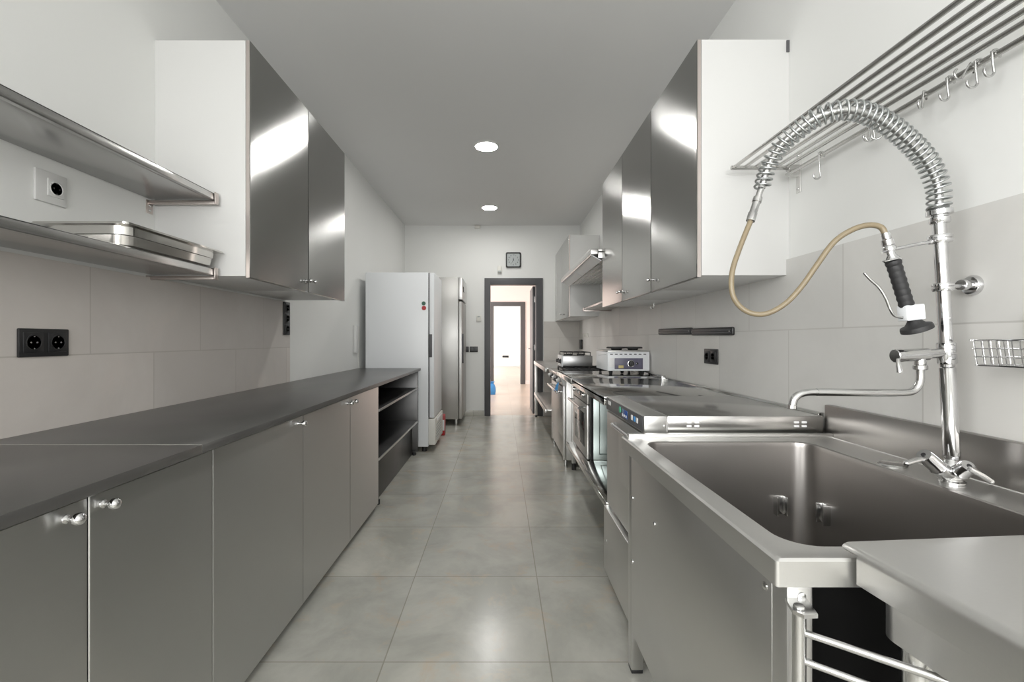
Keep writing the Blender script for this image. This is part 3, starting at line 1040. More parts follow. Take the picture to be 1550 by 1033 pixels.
for x in (sx0 + .02, sx0 + .09, sx0 + .157, sx0 + .225, sx1 - .02):
    g.tube([(x, ty0 + .015, z0 + .156), (x, ty1 - .015, z0 + .156)], .004, 8)
    for y in (ty0 + .015, ty1 - .015):
        g.tube([(x, y, z0 + .156), (x, y, z0 + .118)], .0035, 8)
g.build('pan_grate', IRON, t)
for x in (sx0 + .09, sx1 - .09):
    MB().lathe([(.045, 0), (.045, .012), (.03, .016), (.0001, .018)], (x, (ty0 + ty1) / 2, z0 + .12), (0, 0, 1), 20).build('burner', IRON, t)
for x in (sx0 + .03, sx1 - .03):
    for y in (ty0 + .03, ty1 - .03):
        MB().cyl((x, y, z0 - .0003), (x, y, z0 + .012), .012).build('foot', BLACKP, t)

# white hotplate
hx0, hx1, ky0, ky1, hz0, hz1 = .855, 1.19, 3.67, 4.11, .918, 1.082
t = thing('white_hotplate', 'white two-burner hotplate with dark knob panel on the steel worktop', 'hotplate', ((hx0 + hx1) / 2, 3.9, .885))
MB().box(hx0, hx1, ky0, ky1, hz0, hz1 - .012, .004).build('body', WHITEP, t)
MB().box(hx0 - .002, hx1 + .002, ky0 - .002, ky1 + .002, hz1 - .012, hz1, .004).build('top_plate', STEEL, t)
v = MB()
for k in range(8):
    x = hx0 + .03 + k * .038
    v.box(x - .011, x + .011, ky0 - .0022, ky0 + .001, hz1 - .034, hz1 - .027, .0008)
v.build('vent_slots', BLACKP, t)
v = MB()
for k in range(6):
    y = ky0 + .07 + k * .05
    v.box(hx0 - .0022, hx0 + .001, y - .014, y + .014, hz1 - .036 - .003 * k, hz1 - .031 - .003 * k, .0008)
v.build('vent_slots', GREYFACE, t)
pn = MB().box(hx0 + .055, hx1 - .055, ky0 - .005, ky0 + .001, hz0 + .014, hz1 - .062, .0015).build('control_panel', PANELP, t)
MB().lathe([(.0275, 0), (.0275, .003), (.024, .004)], (hx0 + .185, ky0 - .005, hz0 + .058), (0, -1, 0), 24).build('knob_ring', CHROMES, pn)
kn = MB().lathe([(.024, .002), (.024, .012), (.019, .016), (.018, .028), (.0001, .03)], (hx0 + .185, ky0 - .005, hz0 + .058), (0, -1, 0), 22)
kn.box(hx0 + .180, hx0 + .190, ky0 - .042, ky0 - .03, hz0 + .036, hz0 + .080, .003)
kn.build('knob', BLACKP, pn)
MB().lathe([(.010, 0), (.009, .006), (.0001, .008)], (hx0 + .232, ky0 - .005, hz0 + .058), (0, -1, 0), 16).build('indicator_lamp', BLACKG, pn)
MB().box(hx0 + .085, hx0 + .125, ky0 - .0062, ky0 - .0045, hz0 + .022, hz0 + .044, .0004).build('maker_plate', YELLOWP, pn)
MB().box(hx0 + .012, hx0 + .05, ky0 - .0032, ky0 + .001, hz0 + .03, hz1 - .06, .0006).build('rating_label', WHITEC, t)
for x in (hx0 + .03, (hx0 + hx1) / 2, hx1 - .05):
    for y in ((ky0 + .03, ky1 - .03) if x != (hx0 + hx1) / 2 else (ky0 + .2,)):
        MB().cyl((x, y, .8855), (x, y, hz0 + .001), .012, .018).build('foot', BLACKP, t)
for x, r in ((hx0 + .105, .082), (hx1 - .095, .078)):
    g = MB().lathe([(r * .5, 0), (r * .55, .012), (r, .014), (r, .022), (r * .93, .027), (r * .6, .024), (.0001, .024)], (x, (ky0 + ky1) / 2 - .08, hz1), (0, 0, 1), 32)
    g.build('heating_plate', IRON, t)

# ------------------------------------------------------------------ dishwasher
t = thing('dishwasher', 'undercounter steel dishwasher between the big sink and the oven table', 'dishwasher', (.85, 1.97, 0))
qy0, qy1 = 1.668, 2.268
MB().box(.545, 1.172, qy0 + .004, qy1 - .004, .045, .878, .002).build('body', STEELV, t)
MB().box(.606, 1.172, qy0, qy1, .82, .889, .003).build('lid', steel('dishwasher_top_steel', (.56, .555, .54), .22, grain=(3, 40, 40)), t)
cp_ = MB().box(.521, .605, qy0, qy1, .824, .8885, .003).build('control_panel', STEEL, t)
MB().box(.5195, .524, qy0 + .012, qy1 - .012, .828, .884, .001).build('fascia', ANTHR, cp_)
MB().box(.5185, .521, qy1 - .10, qy1 - .045, .855, .873, .0005).build('maker_plate', WHITEC, cp_)
MB().lathe([(.014, 0), (.013, .003), (.0001, .004)], (.5195, qy0 + .33, .862), (-1, 0, 0), 20).build('button', plain('green_button', (.08, .42, .26), .35), cp_)
MB().box(.5185, .521, qy0 + .215, qy0 + .30, .838, .872, .0005).build('display', plain('blue_display', (.03, .09, .32), .2), cp_)
v = MB()
for k in range(3):
    v.box(.5178, .5195, qy0 + .225 + k * .027, qy0 + .24 + k * .027, .842, .852, .0003)
v.build('symbol', WHITEC, cp_)
for k in range(3):
    MB().box(.5180, .521, qy0 + .07 + k * .035, qy0 + .092 + k * .035, .848, .868, .001).build('button', WHITEC if k != 1 else BLUEP, cp_)
d = MB().box(.524, .547, qy0 + .004, qy1 - .004, .368, .815, .003).build('door', STEELV, t)
MB().box(.519, .526, qy0 + .004, qy0 + .36, .55, .775, .002).build('raised_panel', STEELV, d)
hb_ = MB().tube(smooth_path([(.526, qy0 + .42, .785), (.506, qy0 + .40, .785), (.502, qy0 + .37, .785), (.502, qy0 + .1, .785), (.506, qy0 + .07, .785), (.526, qy0 + .05, .785)], 5), .009, 10)
hb_.build('handle', CHROME, d)
MB().box(.508, .547, qy0 + .004, qy1 - .004, .04, .352, .003).build('kick_panel', STEELV, t)
sc = MB()
for y, z in ((qy1 - .06, .20), (qy0 + .08, .20)):
    sc.lathe([(.006, 0), (.005, .002), (.0001, .003)], (.508, y, z), (-1, 0, 0), 12)
sc.build('screw', CHROMES, t)
v = MB()
for cxv in (.675, 1.065):
    for i in range(2):
        for j in range(2):
            v.box(cxv + i * .028, cxv + i * .028 + .018, qy0 - .003, qy0 + .001, .848 + j * .014, .856 + j * .014, .002)
v.build('vent_slots', WHITEC, t)
MB().lathe([(.006, 0), (.005, .002), (.0001, .003)], (.594, qy0, .852), (0, -1, 0), 12).build('screw', CHROMES, t)
for x in (.58, 1.12):
    for y in (qy0 + .06, qy1 - .06):
        MB().cyl((x, y, 0), (x, y, .047), .018).build('foot', BLACKP, t)

# ------------------------------------------------------------------ sink
X0, X1, S0, S1, ZS = .433, 1.178, .722, 1.652, .82
t = thing('pot_sink', 'large deep stainless steel sink with front panel and square legs', 'sink', (.8, 1.19, 0))
bx0, bx1, by0, by1 = .490, 1.042, .775, 1.566
L = []
nn = 8
L.append(rrect(X0 + .003, X1, S0 + .003, S1, ZS - .046, .004, nn))
L.append(rrect(X0, X1, S0, S1, ZS - .044, .006, nn))
L.append(rrect(X0, X1, S0, S1, ZS - .004, .006, nn))
L.append(rrect(X0 + .004, X1, S0 + .004, S1, ZS, .006, nn))
L.append(rrect(X0 + .010, X1 - .003, S0 + .010, S1 - .003, ZS, .008, nn))
L.append(rrect(X0 + .014, X1 - .004, S0 + .014, S1 - .004, ZS - .002, .008, nn))
L.append(rrect(bx0 - .004, bx1 + .004, by0 - .004, by1 + .004, ZS - .002, .058, nn))
L.append(rrect(bx0, bx1, by0, by1, ZS - .005, .055, nn))
L.append(rrect(bx0 + .002, bx1 - .002, by0 + .002, by1 - .002, ZS - .02, .055, nn))
L.append(rrect(bx0 + .006, bx1 - .006, by0 + .006, by1 - .006, .45, .055, nn))
L.append(rrect(bx0 + .016, bx1 - .016, by0 + .016, by1 - .016, .42, .05, nn))
L.append(rrect(bx0 + .045, bx1 - .045, by0 + .045, by1 - .045, .405, .04, nn))
MB().loft(L[:7], False, False).build('rim', STEEL, t)
sb = MB().loft(L[6:], False, True)
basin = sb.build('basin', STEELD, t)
# outside skin of the bowl, black standing in for the shade under the sink
sb = MB().loft([rrect(bx0 - .006, bx1 + .006, by0 - .006, by1 + .006, ZS - .012, .06, nn), rrect(bx0 - .003, bx1 + .003, by0 - .003, by1 + .003, .40, .06, nn)], False, True)
sb.build('bowl_shade_skin', plain('underside_shade_black', (.004, .004, .004), .9, spec=.1), t)
MB().box(X0 + .02, X1, S1 - .028, S1 - .004, ZS - .004, ZS + .012, .003).build('rear_upstand', STEEL, t)
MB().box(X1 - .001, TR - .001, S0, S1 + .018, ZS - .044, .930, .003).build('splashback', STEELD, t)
pan = MB().box(.455, .462, .772, 1.600, .15, ZS - .045, .001).build('front_panel', STEELV, t)
for y0, y1, z1 in ((S0 + .008, S0 + .050, ZS - .046), (1.600, 1.642, ZS - .046)):
    for x in (.455, 1.13):
        lg = MB().box(x, x + .042, y0, y1, .012, z1, .004).build('leg', STEEL, t)
        MB().box(x + .001, x + .041, y0 + .001, y1 - .001, 0, .013, .002).build('foot', BLACKP, lg)
MB().box(1.13, 1.135, .772, 1.60, .15, ZS - .045, .001).build('back_panel', DKST, t)
MB().box(.50, 1.13, 1.636, 1.64, .15, ZS - .045, .001).build('side_panel', DKST, t)
for p, d_ in (((.455, .790, .742), (-1, 0, 0)), ((.455, 1.585, .62), (-1, 0, 0)), ((.455, 1.585, .40), (-1, 0, 0)), ((.455, 1.36, .62), (-1, 0, 0)), ((.478, S0 + .008, .757), (0, -1, 0))):
    MB().lathe([(.007, 0), (.0065, .002), (.004, .0032), (.0001, .0036)], p, d_, 14).build('screw', CHROMES, t)
MB().lathe([(.032, 0), (.033, .003), (.030, .006), (.0001, .0075)], (1.083, 1.269, ZS - .002), (0, 0, 1), 28).build('deck_cover', CHROMES, t)
for c_, n_ in (((.945, by1 - .006, .605), 'y'), ((bx1 - .006, 1.462, .61), 'x')):
    b = MB()
    x, y, z = c_
    if n_ == 'y':
        b.box(x - .018, x + .018, y - .002, y + .004, z - .032, z + .032, .002)
        b.box(x - .018, x - .013, y - .022, y + .002, z - .032, z + .032, .002).box(x + .013, x + .018, y - .022, y + .002, z - .032, z + .032, .002)
    else:
        b.box(x - .002, x + .004, y - .018, y + .018, z - .032, z + .032, .002)
        b.box(x - .022, x + .002, y - .018, y - .013, z - .032, z + .032, .002).box(x - .022, x + .002, y + .013, y + .018, z - .032, z + .032, .002)
    b.build('basket_clip', CHROMES, t)
# swing rail on the near leg
hx, hy = .456, .702
rl = MB()
rl.prism([(.452, S0 + .008, .749), (.486, S0 + .008, .749), (.474, hy - .016, .749), (.452, hy - .018, .749), (.443, hy - .005, .749)], (0, 0, .006))
rl.cyl((hx, hy, .755), (hx, hy, .760), .008)
rl.cyl((hx, hy, .25), (hx, hy, .749), .0095)
rail = rl.build('swing_rail', CHROMES, t)
for z in (.720, .677):
    a = Vector((hx, hy, z))
    d_ = Vector((.11, -.0905, 0)).normalized()
    MB().tube([a + d_ * .006, a + d_ * .03, a + d_ * .42], .0056, 12).build('rail_bar', WHITEP if False else CHROMES, rail)

# ------------------------------------------------------------------ drain table (slightly askew)
ang = math.radians(4.6)
M = Matrix.Translation((.549, .746, 0)) @ Matrix.Rotation(ang, 4, 'Z')
t = thing('drain_table', 'stainless steel side table lapping over the near rim of the sink', 'table', (.85, .35, 0))
W_, D_ = .535, .95
b = MB()
# top sheet with a rolled left edge
prof = []
R_ = .014
zt = .8375
for k in range(7):
    a = math.radians(90 + 90 * k / 6)
    prof.append((R_ + R_ * math.cos(a), zt - R_ + R_ * math.sin(a)))
sec = [(W_, zt)] + prof + [(0, zt - .052), (.003, zt - .054), (.004, zt - .052), (.004, zt - R_), (.012, zt - .007), (.016, zt - .0055), (W_, zt - .0055)]
y_a, y_b = -.034, -D_
b.loft([[M @ Vector((x, y_a, z)) for x, z in sec], [M @ Vector((x, y_b, z)) for x, z in sec]])
top_pts = [(W_, zt)] + prof[:5] + [(prof[4][0] + .004, prof[4][1] - .004), (W_, zt - .0055)]
# corner lap over the sink rim, no lip, slightly rounded
b.loft([[M @ Vector((x, -.034, z)) for x, z in top_pts], [M @ Vector((x, -.006, z)) for x, z in top_pts], [M @ Vector((x + .004, 0, z - (.001 if z > zt - .004 else 0))) for x, z in top_pts]])
b.build('table_top', STEEL, t, 30)
ap = MB()
plan = [(.055, -.058)] + [(.038 - .031 * math.sin(math.radians(q)), -.089 + .031 * math.cos(math.radians(q))) for q in range(0, 91, 10)] + [(.007, -D_ + .03)]
plan2 = [(.055, -.061)] + [(.038 - .028 * math.sin(math.radians(q)), -.089 + .028 * math.cos(math.radians(q))) for q in range(0, 91, 10)] + [(.010, -D_ + .03)]
loop = plan + plan2[::-1]
ap.loft([[M @ Vector((x, y, .731)) for x, y in loop], [M @ Vector((x, y, zt - .007)) for x, y in loop]])
ap.box(W_ - .03, W_ - .026, -D_ + .02, -.10, .712, zt - .007, .001, 2, M)
ap.box(.02, W_ - .03, -D_ + .02, -D_ + .024, .712, zt - .007, .001, 2, M)
ap.build('apron', STEEL, t)
for x, y in ((.044, -.088), (W_ - .055, -.13), (.044, -D_ + .06), (W_ - .055, -D_ + .06)):
    p = M @ Vector((x, y, 0))
    lg = MB().cyl((p.x, p.y, .02), (p.x, p.y, .80), .021).build('leg', CHROMES, t)
    MB().cyl((p.x, p.y, 0), (p.x, p.y, .022), .024).build('foot', BLACKP, lg)

# ------------------------------------------------------------------ pre-rinse tap
t = thing('pre_rinse_tap', 'tall chrome pre-rinse tap with spring hose and spray gun on the sink deck', 'tap', (1.09, 1.115, ZS))
YT = 1.115


def Q(px, py, dy=0.):
    return P(px, py, YT + dy)


colb, colt = Q(1440, 700), Q(1421, 318)
MB().cyl(Q(1440.5, 690), Q(1434, 556), .0162, .0158).build('riser_pipe', CHROME, t)
MB().cyl(Q(1434, 556), Q(1421, 322), .0142, .0132).build('riser_pipe', CHROME, t)
# mixer body
mbod = MB()
bc = Q(1441, 726)
bc.z = ZS - .0012
mbod.lathe([(.026, 0), (.026, .004), (.021, .007), (.022, .014), (.027, .026), (.025, .040), (.015, .052), (.012, .058), (.015, .062), (.013, .068)], bc, Q(1440, 690) - bc, 24)
lh0, lh1 = Q(1421, 709, -.004), Q(1398, 689, -.012)
rh0, rh1 = Q(1452, 716, -.022), Q(1467, 706, -.045)
mbod.tube([bc + Vector((0, 0, .029)), bc.lerp(lh0, .55) + Vector((0, 0, .006)), lh0], [.021, .0205, .0175], 18)
mbod.tube([bc + Vector((0, 0, .029)), bc.lerp(rh0, .6) + Vector((0, 0, .012)), rh0], [.021, .0205, .0175], 18)
mbod.build('mixer_body', CHROMES, t)
MB().lathe([(.0172, 0), (.0172, .017), (.0145, .018)], Q(1440.5, 694), Q(1440, 660) - Q(1440.5, 694), 6).build('hex_nut', CHROME, t)
for a, c, lv in ((lh0, lh1, [Q(1394, 696, -.02), Q(1383, 698, -.024), Q(1372, 702, -.026)]),
                 (rh0, rh1, [Q(1470, 711, -.055), Q(1486, 720, -.058), Q(1500, 729, -.06)])):
    Lh = (c - a).length
    h_ = MB().lathe([(.0165, -.002), (.0192, 0), (.0192, .005), (.0176, .007), (.0172, Lh - .005), (.0155, Lh), (.0001, Lh + .001)], a, c - a, 22).build('valve_handle', CHROME, t)
    l_ = MB().tube([c.lerp(a, .25)] + lv, [.0065, .0062, .0072, .0062], 10).ball(lv[-1], .0068, 10, 8)
    l_.build('lever', CHROMES, h_)
    MB().lathe([(.005, Lh + .0005), (.005, Lh + .002), (.0001, Lh + .0025)], a, c - a, 14).build('cap', BLACKP, h_)


def ring(name, px, py, r, h, mat=CHROME):
    c = Q(px, py)
    ax = (Q(1421, 318) - Q(1440, 700)).normalized()
    return MB().lathe([(.013, -h / 2), (r * .93, -h / 2), (r, -h / 2 + .003), (r, -.002), (r * .9, -.001), (r * .9, .001), (r, .002), (r, h / 2 - .003), (r * .93, h / 2), (.013, h / 2)], c, ax, 28).build(name, mat, t)


ring('collar', 1423, 362, .0235, .020)
c2 = ring('collar', 1427.5, 435, .0215, .020)
# wall stay
wp = Vector((TR - .0005, 1.168, 1.304))
st = MB().tube([Q(1428, 434), Q(1455, 433, .03), wp + Vector((-.02, 0, 0))], .0045, 10)
st.cyl(wp + Vector((-.045, -.012, 0)), wp + Vector((-.004, 0, 0)), .0135)
st.build('wall_stay', CHROME, t)
MB().lathe([(.026, 0), (.026, .004), (.022, .011), (.010, .013)], wp, (-1, 0, 0), 30).build('wall_flange', CHROME, t)
# top spring seat
ax = (Q(1421, 318) - Q(1440, 700)).normalized()
MB().lathe([(.013, -.022), (.018, -.022), (.020, -.018), (.020, -.008), (.017, -.006), (.017, -.003), (.0255, -.001), (.0255, .010), (.022, .013), (.020, .017), (.010, .018)], Q(1422, 325), ax, 26).build('spring_seat', CHROME, t)

SPX = [(1421.5, 316), (1419.5, 282), (1405, 248), (1381, 219), (1348, 191), (1320, 175), (1291, 167), (1263, 169), (1234, 179), (1206, 199), (1182, 221), (1163, 252), (1153, 285)]
dYs = [0, 0, -.005, -.012, -.02, -.026, -.028, -.02, 0, .03, .06, .09, .10]
sp = smooth_path([Q(a, b_, d_) for (a, b_), d_ in zip(SPX, dYs)], 30)
# arc-length resample and wind the coil
cum = [0]
for a, b_ in zip(sp, sp[1:]):
    cum.append(cum[-1] + (b_ - a).length)
TOT = cum[-1]


def at(s):
    s = max(0, min(TOT, s))
    i = 0
    lo_, hi_ = 0, len(cum) - 1
    while hi_ - lo_ > 1:
        mid = (lo_ + hi_) // 2
        if cum[mid] <= s:
            lo_ = mid
        else:
            hi_ = mid
    f = (s - cum[lo_]) / max(1e-9, cum[lo_ + 1] - cum[lo_])
    return sp[lo_].lerp(sp[lo_ + 1], f), (sp[lo_ + 1] - sp[lo_]).normalized()


TURNS = 43
N = TURNS * 22
coil = []
nrm = Vector((0, 1, 0))
for k in range(N + 1):
    s = TOT * k / N
    p, tg = at(s)
    u = (nrm - tg * nrm.dot(tg)).normalized()
    w = tg.cross(u)
    r = .0222 if s < TOT * .75 else .0222 - .004 * (s - TOT * .75) / (TOT * .25)
    a = 2 * math.pi * TURNS * k / N
    coil.append(p + r * (u * math.cos(a) + w * math.sin(a)))
MB().tube(coil, .0027, 8).build('spring', SPRINGM, t, 60)
MB().tube([at(TOT * k / 80)[0] for k in range(81)], .0085, 12).build('inner_hose', steel('braided_hose', (.55, .55, .54), .35, grain=(200, 200, 200)), t)
# ferrule and rubber hose
f0, f1 = Q(1153, 282, .10), Q(1135.5, 336, .09)
Lf = (f1 - f0).length
MB().lathe([(.008, 0), (.0075, Lf * .3), (.011, Lf * .32), (.0115, Lf * .45), (.0095, Lf * .47), (.0095, Lf * .74), (.011, Lf * .76), (.011, Lf * .98), (.006, Lf)], f0, f1 - f0, 18).build('hose_ferrule', CHROMES, t)
HP = [(1136, 335), (1118, 380), (1108, 414), (1109, 446), (1122, 466), (1142, 475.5), (1165, 473.5), (1191, 458), (1214, 433), (1236, 402), (1262, 367), (1289, 348.5), (1314, 341), (1333, 344), (1340.5, 356)]
HD = [.09, .085, .08, .075, .07, .06, .05, .04, .03, .02, .01, 0, -.008, -.012, -.015]
hp = smooth_path([Q(a, b_, d_) for (a, b_), d_ in zip(HP, HD)], 8)
MB().tube(hp, .0067, 14).build('rubber_hose', HOSE, t)
# spray gun
G = -.015
g0, g1 = Q(1339.5, 352, G), Q(1347, 379, G)
Lg = (g1 - g0).length
gun = MB().lathe([(.0065, 0), (.009, .001), (.0095, Lg * .35), (.012, Lg * .4), (.0125, Lg * .7), (.0105, Lg * .75), (.0135, Lg * .85), (.0135, Lg * 1.0), (.009, Lg * 1.02), (.009, Lg * 1.25), (.016, Lg * 1.5), (.0001, Lg * 1.52)], g0, g1 - g0, 20).build('spray_gun', CHROME, t)
h0, h1 = Q(1351, 394, G), Q(1373.5, 466, G)
Lh = (h1 - h0).length
pr = [(.011, 0), (.0155, .002), (.0165, .007), (.0155, .012)]
for k in range(7):
    s = .014 + (Lh - .016) * k / 7
    e = (Lh - .016) / 7
    pr += [(.0142, s), (.0158, s + e * .5), (.0142, s + e * .95)]
pr += [(.014, Lh), (.0001, Lh)]
MB().lathe(pr, h0, h1 - h0, 22).build('grip', RUBBER, gun)
MB().tube(smooth_path([Q(1344, 395, G - .012), Q(1336, 396, G), Q(1344, 398, G + .014), Q(1358, 396, G + .016), Q(1366, 393, G), Q(1358, 392, G - .016)], 6, True), .0016, 8, True).build('hang_ring', CHROME, gun)
bc2 = Q(1379, 473.5, G)
Mb = Matrix.Translation(bc2) @ Matrix.Rotation(math.radians(6), 4, 'Y').inverted()
MB().box(-.022, .022, -.015, .015, -.0185, .0185, .003, 3, Mb).build('valve_block', WHITEP, gun)
MB().cyl(bc2 + Vector((.02, 0, .002)), bc2 + Vector((.029, 0, .002)), .005).build('bolt', CHROMES, gun)
n0, n1 = Q(1382, 483, G), Q(1389, 501, G)
Ln = (n1 - n0).length
MB().lathe([(.011, 0), (.0125, .004), (.021, Ln * .5), (.0305, Ln * .6), (.032, Ln * .75), (.032, Ln * .95), (.028, Ln), (.0001, Ln * .97)], n0, n1 - n0, 26).build('nozzle', RUBBER, gun)
MB().tube(smooth_path([Q(1366, 481, G - .006), Q(1354, 478, G - .008), Q(1347, 467, G - .01), Q(1340, 450, G - .01), Q(1330, 435, G - .01), Q(1317, 423, G - .01), Q(1308, 413, G - .01)], 6), .0033, 10).build('trigger_lever', CHROMES, gun)
# holder arm
MB().tube([Q(1416, 365), Q(1385, 370.5, -.006), Q(1352, 377.5, G + .006)], .0042, 10).cyl(Q(1416, 365), Q(1405, 367), .006).build('holder_arm', CHROME, t)
MB().tube(smooth_path([Q(1352, 377, G + .006), Q(1350, 379, G + .016), Q(1342, 381, G + .017), Q(1335, 382, G + .006), Q(1335, 382.5, G - .008)], 6), .003, 8).build('holder_fork', CHROME, t)
# swivel spout
ring('tee_collar', 1433, 535, .0185, .052)
s_ = MB().cyl(Q(1430, 534), Q(1400, 537), .0115).cyl(Q(1404, 536.5), Q(1362, 539), .0152)
s_.cyl(Q(1393, 540), Q(1393, 553), .0118).cyl(Q(1393, 553), Q(1393, 560), .0145)
vb = s_.build('spout_valve', CHROMES, t)
MB().cyl(Q(1364, 538.5), Q(1354, 539), .0165).build('valve_cap', CHROME, vb)
MB().tube([Q(1359, 544, -.012), Q(1360, 554, -.02), Q(1362, 564, -.022)], [.0035, .005, .006], 10).build('lever', CHROMES, vb)
ctr = [Q(1393, 558), Q(1393, 572), Q(1391, 582), Q(1384, 591), Q(1373, 594.5), Q(1350, 595)]
spt = MB().tube(smooth_path(ctr, 5), .0085, 14)
spt.tube([Q(1355, 595), Q(1300, 594.7), Q(1236, 594)], .0092, 14)
spt.tube(smooth_path([Q(1238, 594), Q(1222, 594.5), Q(1210, 597.5), Q(1202.5, 604), Q(1199.5, 613), Q(1198.5, 619)], 5), .0085, 14)
spt.build('swivel_spout', CHROMES, t)
MB().cyl(Q(1199, 613), Q(1198.3, 619.5), .0103).build('aerator', CHROME, t)

# ------------------------------------------------------------------ tube rack on the wall with hooks
t = thing('tube_rack', 'wall rack of parallel steel tubes above the sink', 'rack', (1.06, 1.1, 1.82))
ZR = 1.87
ya, yz = .30, 1.868
rods = [.952, .994, .036 + 1.0, 1.078, 1.12, 1.16]
for x in rods:
    MB().cyl((x, ya, ZR), (x, yz, ZR), .0068, seg=14).build('rack_tube', RODST, t)
for y in (yz, .42):
    cb = MB().cyl((.937, y, ZR - .004), (1.172, y, ZR - .004), .009, seg=16)
    cb.box(1.165, XR - .001, y - .012, y + .012, ZR - .016, ZR + .006, .003)
    cb.build('cross_bar', RODST, t)
    bk = MB().box(XR - .005, XR - .0005, y - .014, y + .014, ZR - .105, ZR + .06, .0015)
    bk.box(1.168, XR - .001, y - .004, y + .004, ZR - .04, ZR - .006, .001)
    bko = bk.build('wall_bracket', STEEL, t)
    sc = MB()
    for dz in (.045, -.09):
        sc.lathe([(.006, 0), (.005, .003), (.0001, .004)], (XR - .005, y, ZR + dz), (-1, 0, 0), 12)
    sc.build('screw', CHROMES, bko)
HX, HZ = 1.166, 1.838
MB().cyl((HX, ya, HZ), (HX, yz + .005, HZ), .0075, seg=16).build('hook_rail', RODST, t)


def s_hook(lab, y, L, yaw, tilt=0., wire=.0028):
    r1, r2 = .0115, .013
    pts = []
    for k in range(9):                      # upper crook over the rail
        a = math.radians(-30 + 200 * k / 8)
        pts.append(Vector((r1 * math.cos(a), 0, r1 * math.sin(a))))
    for k in range(11):                     # lower crook
        a = math.radians(0 - 200 * k / 10)
        pts.append(Vector((-r1 + .006 - r2 + r2 * math.cos(a), 0, -(L - .03) + r2 * math.sin(a))))
    M = Matrix.Rotation(yaw, 4, 'Z') @ Matrix.Rotation(tilt, 4, 'Y')
    pts = [M @ p for p in smooth_path(pts, 3)]
    mb = MB().tube(pts, wire, 10)
    o = mb.build('hanging_hook', CHROMES)
    o.location = (HX, y, HZ)
    return tag(o, lab, 'hook', 'steel hooks on the tube rack')


s_hook('S-hook hanging alone on the rack rail beside the white cabinet side', 1.669, .105, .1, 0, .003)
s_hook('S-hook behind the tap spring, in the bunch of three, nearer the wall cabinet', 1.445, .07, .35, .15)
s_hook('S-hook behind the tap spring, central one of the bunch of three', 1.425, .072, -.1, 0)
s_hook('S-hook behind the tap spring, last of the bunch of three', 1.405, .07, -.45, -.15)
s_hook('S-hook on the rack rail, first one past the tap spring', 1.262, .068, .5, .3)
s_hook('S-hook on the rack rail, second one past the tap spring', 1.19, .07, .1, 0)
s_hook('S-hook on the rack rail, tilted sideways against its neighbour', 1.135, .07, .15, .7)
s_hook('S-hook on the rack rail, third straight one past the tap spring', 1.118, .075, .0, 0)
s_hook('S-hook on the rack rail, last one before the photo edge', 1.081, .07, .1, 0)

# ------------------------------------------------------------------ wire soap basket
t = thing('wire_basket', 'chrome wire basket hung on the pale tiles beside the tap', 'basket', (1.14, .93, 1.105))
x0, x1, y0, y1, z0, z1 = 1.078, 1.196, .78, 1.066, 1.108, 1.1645
b = MB()
b.tube(rrect(x0, x1, y0, y1, z1, .02, 4), .0022, 8, True)
b.tube(rrect(x0, x1, y0, y1, z1 + .0, .02, 4), .0022, 8, True)
b.build('rim', CHROME, t)
bi = .008
MB().tube(rrect(x0 + bi, x1 - .002, y0 + bi, y1 - bi, z0, .016, 4), .0022, 8, True).build('base_rim', CHROME, t)
w_ = MB()
for k in range(1, 3):
    f = k / 3
    w_.tube(rrect(x0 + bi * (1 - f), x1 - .001, y0 + bi * (1 - f), y1 - bi * (1 - f), z0 + (z1 - z0) * f, .018, 4), .0012, 6, True)
n = 16
for k in range(n + 1):
    y = y0 + .02 + (y1 - y0 - .04) * k / n
    w_.tube([(x0, y, z1), (x0 + bi, y, z0), (x1 - .002, y, z0), (x1, y, z1)], .0012, 6)
for k in range(1, 6):
    x = x0 + (x1 - x0) * k / 6
    w_.tube([(x, y0, z1), (x, y0 + bi, z0), (x, y1 - bi, z0), (x, y1, z1)], .0012, 6)
w_.build('wire_mesh', CHROME, t)
MB().tube(smooth_path([(x1, 1.045, z0), (x1, 1.045, z1 + .05), (x1, 1.035, z1 + .0585), (x1, 1.02, z1 + .0595), (x1, .85, z1 + .0595), (x1, .835, z1 + .0585), (x1, .825, z1 + .05), (x1, .825, z0)], 5), .0028, 8).build('hanger', CHROME, t)

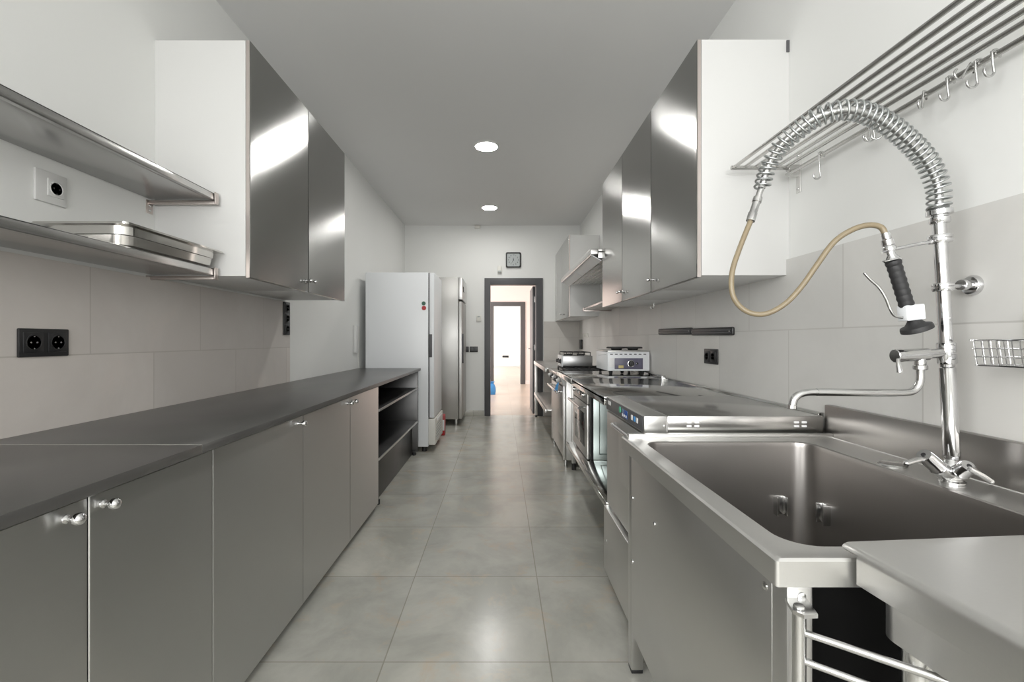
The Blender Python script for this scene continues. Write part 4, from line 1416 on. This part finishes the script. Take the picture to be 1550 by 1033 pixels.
# ------------------------------------------------------------------ blue bag in the hall
b = MB()
b.loft([rrect(-.30, -.12, 9.78, 9.98, 0, .04), rrect(-.32, -.105, 9.76, 10.0, .06, .06), rrect(-.31, -.11, 9.78, 9.99, .14, .06), rrect(-.27, -.13, 9.82, 9.95, .2, .05),
        rrect(-.23, -.16, 9.86, 9.91, .23, .02), rrect(-.26, -.13, 9.84, 9.93, .27, .02)])
solo(b, 'plastic_bag', BLUEP, 'blue plastic bag on the hall floor behind the doorway casing', 'bag')


# ------------------------------------------------------------------ light
def area(name, loc, rot, sx, sy, power, col=(1, 1, 1)):
    l = bpy.data.lights.new(name, 'AREA')
    l.shape = 'RECTANGLE'
    l.size = sx
    l.size_y = sy
    l.energy = power
    l.color = col
    o = bpy.data.objects.new(name, l)
    o.location = loc
    o.rotation_euler = rot
    C.objects.link(o)
    return o


R = math.radians
area('window_daylight', ((WX0 + WX1) / 2, YR - .25, (WZ0 + WZ1) / 2), (R(-90), 0, R(180)), WX1 - WX0, WZ1 - WZ0, 93, (1, .99, .97))
area('side_daylight', (XL - .16, (VY0 + VY1) / 2, (VZ0 + VZ1) / 2), (0, R(-90), 0), VZ1 - VZ0, VY1 - VY0, 67, (1, .99, .97))
area('hall_daylight', (-3.45, 9.85, 1.4), (0, R(-90), 0), 2.2, 3.1, 190, (1, .94, .90))
area('far_daylight', (-4.05, 16.8, 1.4), (0, R(-90), 0), 2.3, 5.6, 480, (1, .98, .96))

wd = bpy.data.worlds.new('sky')
SC.world = wd
wd.use_nodes = True
bg = wd.node_tree.nodes['Background']
bg.inputs['Color'].default_value = (.85, .92, 1, 1)
bg.inputs['Strength'].default_value = 1.0

# ------------------------------------------------------------------ camera and view
cam = bpy.data.cameras.new('camera')
cam.sensor_fit = 'HORIZONTAL'
cam.sensor_width = 36
cam.lens = F / 1550 * 36
cam.shift_x = (775 - VX) / 1550
cam.shift_y = (VY - 516.5) / 1550
cam.clip_start = .02
co = bpy.data.objects.new('camera', cam)
co.location = (0, 0, H)
co.rotation_euler = (R(90), 0, 0)
C.objects.link(co)
SC.camera = co
SC.view_settings.view_transform = 'Standard'
SC.view_settings.look = 'None'
SC.view_settings.exposure = 0.12
SC.view_settings.gamma = 1
SC.cycles.max_bounces = 10
SC.cycles.diffuse_bounces = 6
SC.cycles.glossy_bounces = 6
SC.cycles.sample_clamp_indirect = 4
SC.cycles.blur_glossy = 1.5
